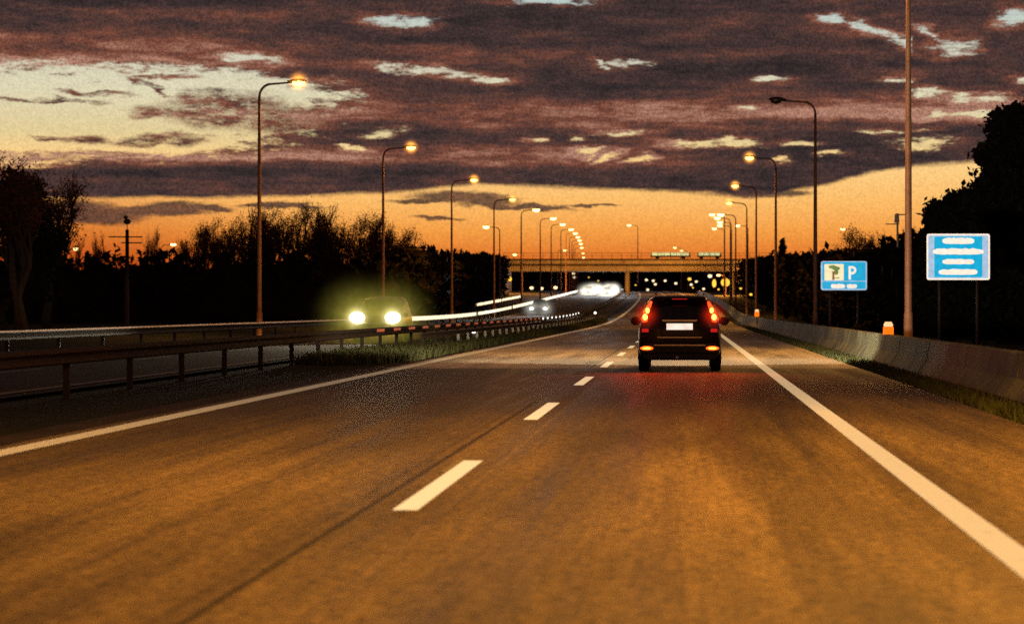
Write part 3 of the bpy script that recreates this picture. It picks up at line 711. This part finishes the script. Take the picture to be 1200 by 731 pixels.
# ------------------------------------------------------------------ trees
def leaves(cent, size, n_per, spread, flat=.7):
    """cent (k,3): clumps of small quads around each centre"""
    k = len(cent); c = np.repeat(cent, n_per, axis=0) + rng.normal(0, 1, (k * n_per, 3)) * spread * np.array([1, 1, flat])
    a = rng.normal(0, 1, (len(c), 3)); a /= np.linalg.norm(a, axis=1)[:, None]
    b = rng.normal(0, 1, (len(c), 3)); b -= (a * b).sum(1)[:, None] * a; b /= np.linalg.norm(b, axis=1)[:, None]
    s = size * rng.uniform(.5, 1.4, (len(c), 1))
    v = np.stack([c - a * s, c + b * s * .55, c + a * s, c - b * s * .55], 1).reshape(-1, 3)
    f = np.arange(len(v)).reshape(-1, 4)
    return v, f
def np_mesh(name, v, f, m, parent=None):
    me = bpy.data.meshes.new(name); me.vertices.add(len(v)); me.vertices.foreach_set('co', v.astype(np.float32).ravel())
    me.loops.add(f.size); me.loops.foreach_set('vertex_index', f.astype(np.int32).ravel())
    me.polygons.add(len(f)); me.polygons.foreach_set('loop_start', np.arange(0, f.size, f.shape[1], dtype=np.int32)); me.polygons.foreach_set('loop_total', np.full(len(f), f.shape[1], dtype=np.int32))
    me.materials.append(m); me.update(calc_edges=True); me.validate()
    o = bpy.data.objects.new(name, me); col.objects.link(o)
    if parent: o.parent = parent
    return o
def branches(H, seed, r0, levels=4, spread=.55, up=.35, trunkf=.35):
    rr = random.Random(seed); m_ = MB(); tips = []
    def grow(p, d, l, r, lv):
        n = 3; pts = [p]; rad = [r]
        for i in range(n):
            d = (d + Vector((rr.gauss(0, .12), rr.gauss(0, .12), rr.gauss(0, .06) + .04))).normalized(); p = p + d * l / n; pts.append(p); rad.append(r * (1 - .4 * (i + 1) / n))
        m_.tube(pts, rad, 6 if lv > 2 else 3, cap=False)
        if lv <= 1: tips.append(p); tips.append(pts[1])
        if lv == 0: return
        for k in range(rr.choice((3, 4)) if lv > 1 else 4):
            a = rr.uniform(0, math.tau); t = rr.uniform(.35, 1); q = pts[1 + int(t * (n - 1))] if k else p
            nd = (d + Vector((math.cos(a) * spread, math.sin(a) * spread, rr.uniform(-.05, .3) + up * .3))).normalized()
            grow(q, nd, l * rr.uniform(.6, .8), r * .55, lv - 1)
    grow(Vector((0, 0, -.3)), Vector((0, 0, 1)), H * trunkf, r0, levels)
    return m_, np.array([list(t) for t in tips])
def bare_tree(name, H, seed, m_leaf, leafn=3, size=.12, spread=.3, sp=.55, r0=.2):
    e = empty(name, (0, 0, 0))
    m_, tips = branches(H, seed, r0, 5, sp, trunkf=.30) if seed != 21 else branches(H, seed, r0, 4, sp, trunkf=.34)
    top = max(v[2] for v in m_.v); k = H / top
    m_.v = [(v[0] * k * 1.0, v[1] * k, v[2] * k) for v in m_.v]; m_.build('trunk', M['bark'], e)
    v, f = leaves(tips * k, size, leafn, spread); np_mesh('crown', v, f, m_leaf, e)
    return e
GT = 'row of nearly bare trees on the left horizon'
protos = [bare_tree('bare_tree', 1.0 * h, s_, M['leafred'], 3, .075, .3, sp_, .26) for h, s_, sp_ in ((11, 3, .38), (10.5, 8, .32), (11, 14, .45), (9.5, 21, .36))]
for q in protos: remember(q)
row = [(240, 262, 190), (256, 258, 196), (270, 250, 188), (289, 246, 195), (306, 243, 190), (323, 240, 198), (341, 241, 188), (357, 240, 194), (374, 243, 190), (391, 246, 197), (408, 247, 189), (425, 251, 195), (442, 252, 191), (458, 259, 196), (470, 268, 190)]
used = [False] * 4
lab = ['leftmost low bare tree of the horizon row', 'slender bare tree second from the left of the horizon row', 'third bare tree from the left in the horizon row', 'bare tree just left of the tallest left lamp pole', 'bare tree directly behind the tallest left lamp pole', 'bare tree just right of the tallest left lamp pole', 'tall reddish bare tree near the top of the row', 'tallest bare tree at the middle of the horizon row', 'bare tree right of the middle of the row', 'bare tree above and left of the oncoming headlamps', 'bare tree directly above the left oncoming headlamp', 'bare tree left of the second lit lamp pole', 'bare tree directly behind the second lit lamp pole', 'bare tree just right of the second lit lamp pole', 'last and lowest bare tree at the right end of the row']
for i, (px, py, Z) in enumerate(row):
    k = i % 4; q = protos[k]
    o = q if not used[k] else copy_tree(q); used[k] = True
    p = at(px, py, Z); H0 = (11, 10.5, 11, 9.5)[k]; sc = p.z / H0
    o.location = (p.x, Z, 0); o.scale = (sc * 1.0, sc * 1.0, sc * 1.03 * (1 + .03 * math.sin(i * 2.3))); o.rotation_euler.z = i * 1.7
    tag(o, lab[i], 'tree', GT)
def one_bare(k, px, py, Z, label, group=None, sx=1.0, rz=0.0):
    o = copy_tree(protos[k]); p = at(px, py, Z); sc = p.z / (11, 10.5, 11, 9.5)[k]
    o.location = (p.x, Z, 0); o.scale = (sc * sx, sc * sx, sc); o.rotation_euler.z = rz; tag(o, label, 'tree', group)
    if not group: 
        if 'group' in o: del o['group']
    return o
GW = 'wispy saplings near the utility pole'
one_bare(0, 112, 272, 200, 'wispy sapling left of the utility pole', GW, .42, 1)
one_bare(1, 98, 276, 205, 'small wispy sapling beside the far left lamp', GW, .42, 2)
one_bare(3, 127, 270, 196, 'wispy sapling touching the utility pole on its left', GW, .42, 3)
one_bare(2, 178, 264, 205, 'thin wispy sapling right of the utility pole', GW, .42, 4)
GR = 'bare trees behind the parking sign'
one_bare(2, 1012, 262, 170, 'round bare tree above the parking sign', GR, 1.3, 0)
one_bare(0, 985, 284, 175, 'low bare tree above the left half of the parking sign', GR, 1.3, 1)
one_bare(3, 1035, 272, 160, 'dark bare tree just left of the nearest right pole', GR, 1.3, 2)
one_bare(1, 1068, 265, 150, 'bare tree between the nearest right pole and the tourist board', GR, 1.4, 3)
one_bare(2, 1052, 290, 150, 'low bare tree behind the camera box', GR, 1.8, 4)

def leafy_tree(name, px, Z, blobs, label, trunk_r, m=None, size=.16, n=260, dens=12):
    """blobs: (px, py, rpx, rpy) measured crown lobes"""
    s_ = F / Z; X = (px - 803) / s_; e = empty(name, (X, Z, -.2)); tag(e, label, 'tree')
    rr = np.random.default_rng(int(px)); cs = []
    m_ = MB(); m_.tube([(0, 0, -.2), (.1, 0, 1.8), (-.05, .1, 4.2), (.1, 0, 6.5)], [trunk_r, trunk_r * .8, trunk_r * .6, trunk_r * .3], 10)
    for (bx_, by, rx, rz_) in blobs:
        c = at(bx_, by, Z) - e.location; k = n
        d = rr.normal(0, 1, (k, 3)); d /= np.linalg.norm(d, axis=1)[:, None]; r_ = rr.uniform(.2, 1.0, (k, 1)) ** .5 * (1 + rr.normal(0, .16, (k, 1)))
        cs.append(np.array([c.x, 0, c.z]) + d * r_ * np.array([rx / s_, rx / s_ * .8, rz_ / s_]))
        m_.tube([(0, 0, max(.6, c.z * .45)), (c.x * .6, .1, c.z * .8), (c.x, 0, c.z)], [trunk_r * .5, trunk_r * .3, .03], 5, cap=False)
    m_.build('trunk', M['bark'], e)
    cs = np.concatenate(cs); v, f = leaves(cs, size, dens, .17); np_mesh('crown', v, f, m or M['leafdark'], e)
    return e
leafy_tree('leafy_tree', 1200, 100, [(1215, 165, 45, 48), (1185, 150, 22, 22), (1165, 182, 16, 12), (1180, 230, 45, 36), (1150, 245, 32, 22), (1118, 262, 26, 18), (1102, 255, 12, 14), (1128, 238, 16, 8), (1215, 290, 60, 60), (1140, 300, 50, 40), (1240, 220, 50, 60), (1175, 350, 70, 50), (1110, 340, 40, 50), (1255, 340, 50, 60)],
           'large dark leafy tree filling the right edge behind the tourist board', .35, n=340, dens=16, size=.17)
leafy_tree('leafy_tree', 20, 118, [(18, 218, 16, 20), (38, 228, 14, 18), (4, 236, 24, 22), (42, 255, 18, 20), (20, 265, 40, 30), (55, 290, 24, 24), (10, 300, 50, 30), (25, 330, 55, 35)],
           'dark dense tree rising at the left edge of the picture', .28, n=200, dens=9, size=.11)
one_bare(0, 30, 182, 112, 'twiggy bare tree standing in front of the dense tree at the left edge', None, 1.3, 2)
one_bare(1, 4, 178, 124, 'twiggy bare tree cut by the left edge of the picture', None, 1.4, 1)
one_bare(2, 56, 200, 124, 'lower twiggy bare tree on the right flank of the dense left tree', None, 1.2, 4)
# conifer right of the bridge
p = at(917, 281, 260); e = empty('conifer_tree', (p.x, 260, .6)); tag(e, 'small pointed conifer between the unlit lamp pole and the bridge end', 'tree')
hh = p.z - .6; cs = []
for k in range(420):
    t = rng.uniform(.12, 1) ** .8; lay = 1 - .35 * ((t * 9) % 1); rad = (1 - t) * 1.9 * lay + .08; a = rng.uniform(0, 6.28); q = rng.uniform(.3, 1)
    cs.append((math.cos(a) * rad * q, math.sin(a) * rad * q, t * hh))
v, f = leaves(np.array(cs), .17, 8, .12); np_mesh('crown', v, f, M['leafdark'], e)
m_ = MB(); m_.tube([(0, 0, -1), (0, 0, hh * .95)], [.18, .03], 6); m_.build('trunk', M['bark'], e)

# dark woods: masses nobody could count
def wood(name, path, label, thick=6.0, per=26, size=.35, seed=1):
    """path: (px, Z, top py)"""
    rr = np.random.default_rng(seed); pts = []; core = MB(); lo = []; hi = []
    for (a, b_) in zip(path[:-1], path[1:]):
        pa, pb = at(a[0], a[2], a[1]), at(b_[0], b_[2], b_[1]); n = max(2, int((Vector((pa.x, pa.y)) - Vector((pb.x, pb.y))).length / 1.0))
        for i in range(n):
            t = i / n; q = pa.lerp(pb, t); g0 = E(q.y) - .3; top = q.z + .35 * math.sin(i * .9 + a[0]) * .8 + rr.normal(0, .18)
            lo.append((q.x, q.y + 1.5, g0)); hi.append((q.x, q.y + 1.5, g0 + (top - g0) * .86))
            k = per; u = rr.uniform(0, 1, (k, 1)) ** .6
            pts.append(np.concatenate([q.x + rr.normal(0, .7, (k, 1)), q.y + rr.uniform(0, thick, (k, 1)), g0 + (top - g0) * u], 1))
    n = len(lo); core.add(lo + hi, [(i, i + 1, n + i + 1, n + i) for i in range(n - 1)])
    cs = np.concatenate(pts); v, f = leaves(cs, size, 5, .35)
    base = len(v); cv = np.array(core.v); cf = np.array(core.f)
    v = np.concatenate([v, cv]); f = np.concatenate([f, cf + base])
    return tag(np_mesh(name, v, f, M['leafwood']), label, 'woodland', kind='stuff')
wood('woodland', [(-260, 170, 293), (-60, 170, 294), (60, 172, 294), (130, 170, 296), (230, 172, 297), (340, 174, 295), (440, 176, 297), (478, 182, 299), (508, 215, 300), (535, 250, 301), (556, 290, 302), (574, 350, 302), (582, 430, 306)], 'dark mass of woodland along the left side of the motorway', seed=3)
wood('woodland', [(1420, 95, 200), (1250, 105, 250), (1120, 118, 290), (1075, 130, 282), (1040, 140, 296), (1000, 160, 303), (962, 195, 304), (930, 240, 304), (905, 300, 305), (885, 380, 307), (874, 440, 309)], 'dark thicket behind the right barrier and the blue signs', seed=5, per=34)
wood('woodland', [(540, 900, 308), (640, 900, 312), (720, 905, 310), (800, 900, 312), (880, 900, 309), (960, 900, 308)], 'far band of trees seen under the bridge', 10, 30, .8, 9)
# verge and median grass
def grass(name, x0, x1, z0, z1, n, label, h=.22):
    zz = z0 + (z1 - z0) * rng.uniform(0, 1, n) ** 1.3; xx = rng.uniform(x0, x1, n); hh = h * rng.uniform(.4, 1.3, n)
    gx = np.array([P(a, b_, 0)[:] for a, b_ in zip(xx, zz)]); gx[:, 2] -= .10
    w = .018 + zz * .00018; a = rng.uniform(0, 3.14, n); dx, dy = np.cos(a) * w, np.sin(a) * w; lean = rng.normal(0, .07, (n, 2))
    v = np.stack([gx + np.stack([-dx, -dy, 0 * dx], 1), gx + np.stack([dx, dy, 0 * dx], 1), gx + np.stack([lean[:, 0], lean[:, 1], hh + .06], 1)], 1).reshape(-1, 3)
    return tag(np_mesh(name, v, np.arange(len(v)).reshape(-1, 3), M['grassblade']), label, 'grass', kind='stuff')
grass('grass', -9.9, -7.0, 56, 200, 42000, 'rough dark grass growing in the median strip', .26)
grass('grass', 4.0, 4.6, 12, 160, 16000, 'thin grass along the foot of the right barrier', .14)
grass('grass', 5.3, 9.0, 20, 150, 16000, 'rough grass behind the right barrier', .3)

# ------------------------------------------------------------------ sky
def build_sky():
    w = bpy.data.worlds.new('World'); scene.world = w; w.use_nodes = True; nt = w.node_tree; nt.nodes.clear(); L = nt.links.new
    out = N(nt, 'ShaderNodeOutputWorld'); bg = N(nt, 'ShaderNodeBackground'); L(bg.outputs[0], out.inputs[0])
    tc = N(nt, 'ShaderNodeTexCoord'); sp = N(nt, 'ShaderNodeSeparateXYZ'); L(tc.outputs['Generated'], sp.inputs[0])
    def V(x):
        return x
    def m(op, a, b_=None, c=None, clamp=False):
        n = N(nt, 'ShaderNodeMath', operation=op); n.use_clamp = clamp
        for i, v in enumerate((a, b_, c)):
            if v is None: continue
            if isinstance(v, (int, float)): n.inputs[i].default_value = v
            else: L(v, n.inputs[i])
        return n.outputs[0]
    def mr(src, a, b_, c, d, smooth=True):
        n = N(nt, 'ShaderNodeMapRange'); n.interpolation_type = 'SMOOTHSTEP' if smooth else 'LINEAR'
        for k, v in (('From Min', a), ('From Max', b_), ('To Min', c), ('To Max', d)): n.inputs[k].default_value = v
        L(src, n.inputs[0]); return n.outputs[0]
    U = m('MULTIPLY', m('ARCTAN2', sp.outputs[0], sp.outputs[1]), F)      # azimuth from the road direction
    Vv = m('MULTIPLY', m('ARCSINE', sp.outputs[2]), F)                     # elevation
    def comb(x, y, z=0.0):
        n = N(nt, 'ShaderNodeCombineXYZ')
        for i, v in enumerate((x, y, z)):
            if isinstance(v, (int, float)): n.inputs[i].default_value = v
            else: L(v, n.inputs[i])
        return n.outputs[0]
    def noise(sx, sy, z=0.0, det=5.0, rough=.6, col_=False, scale=1.0):
        n = N(nt, 'ShaderNodeTexNoise', i_Scale=scale, i_Detail=det, i_Roughness=rough)
        L(comb(m('DIVIDE', U, sx), m('DIVIDE', Vv, sy), z), n.inputs['Vector']); return n.outputs['Color' if col_ else 'Fac']
    dn = noise(70, 22, 3.1, 5, .62, True); s2 = N(nt, 'ShaderNodeSeparateColor'); L(dn, s2.inputs[0])
    Ud = m('ADD', U, m('MULTIPLY', m('SUBTRACT', s2.outputs[0], .5), 75.0))
    Vd = m('ADD', Vv, m('MULTIPLY', m('SUBTRACT', s2.outputs[1], .5), 26.0))
    def azel(x, y):
        az = math.atan((x - 803) / F); return az * F, math.atan((361 - y) / F * math.cos(az)) * F
    pos = comb(Ud, Vd)
    def ell(x, y, rx, ry, rot=0.0, hard=.6):
        cx, cy = azel(x, y)
        mp = N(nt, 'ShaderNodeMapping', vector_type='TEXTURE'); L(pos, mp.inputs[0])
        mp.inputs['Location'].default_value = (cx, cy, 0); mp.inputs['Rotation'].default_value = (0, 0, R(rot)); mp.inputs['Scale'].default_value = (rx, ry, 1)
        ln = N(nt, 'ShaderNodeVectorMath', operation='LENGTH'); L(mp.outputs[0], ln.inputs[0])
        return mr(ln.outputs['Value'], hard, 1.35, 1, 0) if hard < .9 else mr(ln.outputs['Value'], .25, 1.7, 1 if rx < 90 else 1.7, 0, False)
    def union(lst):
        a = lst[0]
        for b_ in lst[1:]: a = m('MAXIMUM', a, b_)
        return a
    gaps = union([ell(*(list(q) + [0] * (5 - len(q)) + [1.0])) for q in [
        (95, 128, 215, 44, -2), (10, 160, 120, 28), (230, 103, 150, 20, -3), (380, 112, 62, 5), (275, 145, 50, 9, 10), (150, 165, 130, 16),
        (468, 27, 46, 9), (648, 3, 58, 6), (505, 84, 70, 6.5, -4), (578, 92, 22, 5), (448, 156, 30, 6, 8), (412, 176, 18, 4, -5), 
        (735, 76, 36, 7, 4), (700, 77, 12, 5, -20), (735, 156, 34, 4.5), (690, 178, 20, 6), (715, 184, 16, 5, 20), (752, 184, 14, 5), (675, 163, 12, 5), (628, 165, 10, 4), (815, 171, 36, 4.5), (860, 169, 40, 5),
        (1022, 34, 40, 8, -22), (1050, 50, 22, 6, -30), (975, 20, 22, 7), (1120, 57, 34, 11, -3), (1090, 40, 22, 6, -30), (1190, 20, 28, 10), 
        (905, 93, 26, 4), (1045, 94, 20, 4), (1088, 110, 26, 8), (1150, 115, 36, 7), (1095, 136, 18, 6), (1140, 134, 38, 4), (870, 128, 12, 4), (972, 176, 22, 4.5), (1085, 168, 40, 7), (1050, 153, 40, 3.5), (918, 188, 14, 5), (935, 166, 24, 4), (290, 70, 40, 8), (1195, 92, 20, 6)]])
    darks = union([ell(*q) for q in [
        (178, 130, 24, 9, 0, .5), (262, 128, 66, 20, 0, .7), (240, 112, 30, 9), (330, 140, 60, 16), (60, 117, 60, 2.5), (100, 162, 26, 6), (60, 163, 18, 4), (165, 163, 34, 7, 5), (190, 90, 40, 3), (175, 100, 26, 3, -20), (110, 109, 40, 3), (210, 162, 30, 8), (20, 183, 70, 5), (130, 181, 60, 4)]])
    low = union([ell(*q) for q in [
        (95, 250, 75, 11), (190, 246, 60, 8, 3), (240, 243, 30, 4, -5), (15, 248, 70, 14), (545, 233, 62, 7, -2), (610, 241, 70, 3.5, -3), (700, 240, 30, 2), (500, 237, 50, 3), (905, 226, 48, 6, 0), (880, 222, 36, 6), (505, 256, 26, 2), (330, 242, 50, 3)]])
    # lower edge of the cloud deck as a function of azimuth
    ramp = N(nt, 'ShaderNodeValToRGB'); cr = ramp.color_ramp
    edge = [(0, 232), (70, 232), (150, 232), (230, 233), (300, 231), (400, 229), (470, 226), (560, 218), (640, 221), (720, 221), (800, 226), (850, 229), (890, 232), (940, 222), (990, 211), (1040, 199), (1100, 193), (1200, 184), (1300, 178)]
    u0, u1 = -900.0, 500.0
    while len(cr.elements) < len(edge): cr.elements.new(.5)
    for el_, (x, y) in zip(cr.elements, edge):
        a, v = azel(x, y); el_.position = (a - u0) / (u1 - u0); el_.color = (v / 300,) * 3 + (1,)
    # elements sort by position; set again in order
    for el_, (x, y) in zip(cr.elements, edge):
        a, v = azel(x, y); el_.position = (a - u0) / (u1 - u0); el_.color = (v / 300,) * 3 + (1,)
    L(mr(U, u0, u1, 0, 1, False), ramp.inputs[0])
    edgeV = m('MULTIPLY', ramp.outputs[0], 300.0)
    Vd2 = m('ADD', Vv, m('MULTIPLY', m('SUBTRACT', s2.outputs[2], .5), 13.0))
    deck = mr(m('SUBTRACT', Vd2, edgeV), -3, 4, 0, 1)
    fine = noise(30, 8, 8.0, 7, .7)
    gapw = mr(m('ADD', gaps, m('MULTIPLY', m('SUBTRACT', fine, .5), 2.2)), .52, .98, 0, 1)
    cloud = m('MULTIPLY', deck, m('SUBTRACT', 1.0, gapw, clamp=True))
    cloud = m('MAXIMUM', cloud, m('MULTIPLY', darks, mr(fine, .36, .56, .35, 1)))
    cloud = m('MAXIMUM', cloud, m('MULTIPLY', low, .9))
    cloud = m('MULTIPLY', cloud, 1.0, clamp=True)
    # clear sky behind
    skyr = N(nt, 'ShaderNodeValToRGB'); cr = skyr.color_ramp
    def s2l(c): return tuple(((x / 255 + .055) / 1.055) ** 2.4 if x > 10 else x / 255 / 12.92 for x in c) + (1,)
    stops = [(-60, (120, 45, 10)), (40, (188, 76, 24)), (61, (226, 120, 44)), (90, (244, 158, 70)), (125, (252, 188, 104)), (170, (253, 208, 136)), (200, (226, 204, 150)), (245, (222, 213, 178)), (290, (210, 206, 184)), (350, (186, 200, 194)), (700, (120, 140, 150))]
    v0, v1 = -60.0, 700.0
    while len(cr.elements) < len(stops): cr.elements.new(.5)
    for _ in (0, 1):
        for el_, (v, c) in zip(cr.elements, stops): el_.position = (v - v0) / (v1 - v0); el_.color = s2l(c)
    L(mr(Vv, v0, v1, 0, 1, False), skyr.inputs[0])
    # redder and dimmer towards the left horizon
    lf = m('MULTIPLY', mr(U, -780, -350, 1, 0), mr(Vv, 60, 190, 1, 0))
    tint = N(nt, 'ShaderNodeMix', data_type='RGBA', blend_type='MULTIPLY'); L(lf, tint.inputs[0]); L(skyr.outputs[0], tint.inputs[6]); tint.inputs[7].default_value = (.74, .50, .42, 1)
    # cloud colour: plum grey with red-brown bands
    band = noise(420, 26, 1.7, 4, .55); lump = noise(70, 15, 5.5, 8, .72)
    cm = N(nt, 'ShaderNodeValToRGB'); cr = cm.color_ramp
    cs = [(.27, (44, 37, 38)), (.42, (65, 50, 49)), (.53, (87, 59, 53)), (.64, (120, 72, 57)), (.80, (172, 124, 104))]
    while len(cr.elements) < len(cs): cr.elements.new(.5)
    for _ in (0, 1):
        for el_, (v, c) in zip(cr.elements, cs): el_.position = v; el_.color = s2l(c)
    # red undersides in two bands
    def hump(v, w): return m('MAXIMUM', m('SUBTRACT', 1.0, m('DIVIDE', m('ABSOLUTE', m('SUBTRACT', Vd, v)), w)), 0.0)
    hb = m('ADD', m('MULTIPLY', hump(225, 22), mr(U, -420, -100, 0, .22)), m('ADD', m('MULTIPLY', hump(172, 16), mr(U, 150, -100, 0, .18)), m('MULTIPLY', hump(300, 34), mr(U, -350, -600, 0, .18))))
    mixv = m('ADD', m('ADD', m('MULTIPLY', band, .45), m('MULTIPLY', lump, .57)), m('SUBTRACT', hb, .03))
    edgeglow = m('MULTIPLY', mr(gaps, .02, .5, 0, 1), .14)
    mixv = m('MULTIPLY_ADD', m('SUBTRACT', mixv, .5), 1.45, .475); L(m('ADD', mixv, edgeglow), cm.inputs[0])
    mix = N(nt, 'ShaderNodeMix', data_type='RGBA'); L(cloud, mix.inputs[0]); L(tint.outputs[2], mix.inputs[6]); L(cm.outputs[0], mix.inputs[7])
    # film-like mottling of the high cloud: very fine turbulence
    gr = N(nt, 'ShaderNodeTexWhiteNoise', noise_dimensions='2D'); L(comb(m('FLOOR', m('DIVIDE', U, 1.45)), m('FLOOR', m('DIVIDE', Vv, 1.45)), 0), gr.inputs['Vector'])
    gm = m('MULTIPLY_ADD', m('SUBTRACT', gr.outputs[0], .5), mr(cloud, 0, 1, .26, .75, False), 1.0)
    hs = N(nt, 'ShaderNodeMix', data_type='RGBA', blend_type='MULTIPLY'); hs.inputs[0].default_value = 1; L(mix.outputs[2], hs.inputs[6]); L(comb(gm, gm, gm), hs.inputs[7])
    L(hs.outputs[2], bg.inputs[0]); bg.inputs[1].default_value = 1.0
build_sky()
scene.world.cycles.sampling_method = 'MANUAL'; scene.world.cycles.sample_map_resolution = 512
# last of the sun behind the horizon: a faint warm sun
sd = bpy.data.lights.new('sun', 'SUN'); sd.energy = .06; sd.angle = R(6); sd.color = (1, .5, .25)
so = bpy.data.objects.new('sun', sd); col.objects.link(so); so.rotation_euler = Vector((.07, -1, -.03)).to_track_quat('-Z', 'Y').to_euler()

# ------------------------------------------------------------------ camera
cd = bpy.data.cameras.new('camera'); cam = bpy.data.objects.new('camera', cd); col.objects.link(cam); scene.camera = cam
cam.location = (0, 0, HC); cam.rotation_euler = (R(90), 0, 0)
cd.sensor_width = 36; cd.lens = 36 * F / 1200; cd.shift_x = -203 / 1200; cd.shift_y = -4.5 / 1200; cd.clip_end = 9000; cd.clip_start = .3
cd.dof.use_dof = True; cd.dof.focus_distance = 50; cd.dof.aperture_fstop = 77.85 / 1000 / .036

scene.view_settings.view_transform = 'Standard'; scene.view_settings.look = 'None'; scene.view_settings.exposure = 0; scene.view_settings.gamma = 1
scene.render.engine = 'CYCLES'; c = scene.cycles
c.max_bounces = 6; c.diffuse_bounces = 2; c.glossy_bounces = 3; c.volume_bounces = 0; c.transparent_max_bounces = 32
c.sample_clamp_indirect = .5; c.sample_clamp_direct = 3.0
c.use_denoising = False; c.use_light_tree = True; c.blur_glossy = 1.0; c.caustics_reflective = False; c.caustics_refractive = False
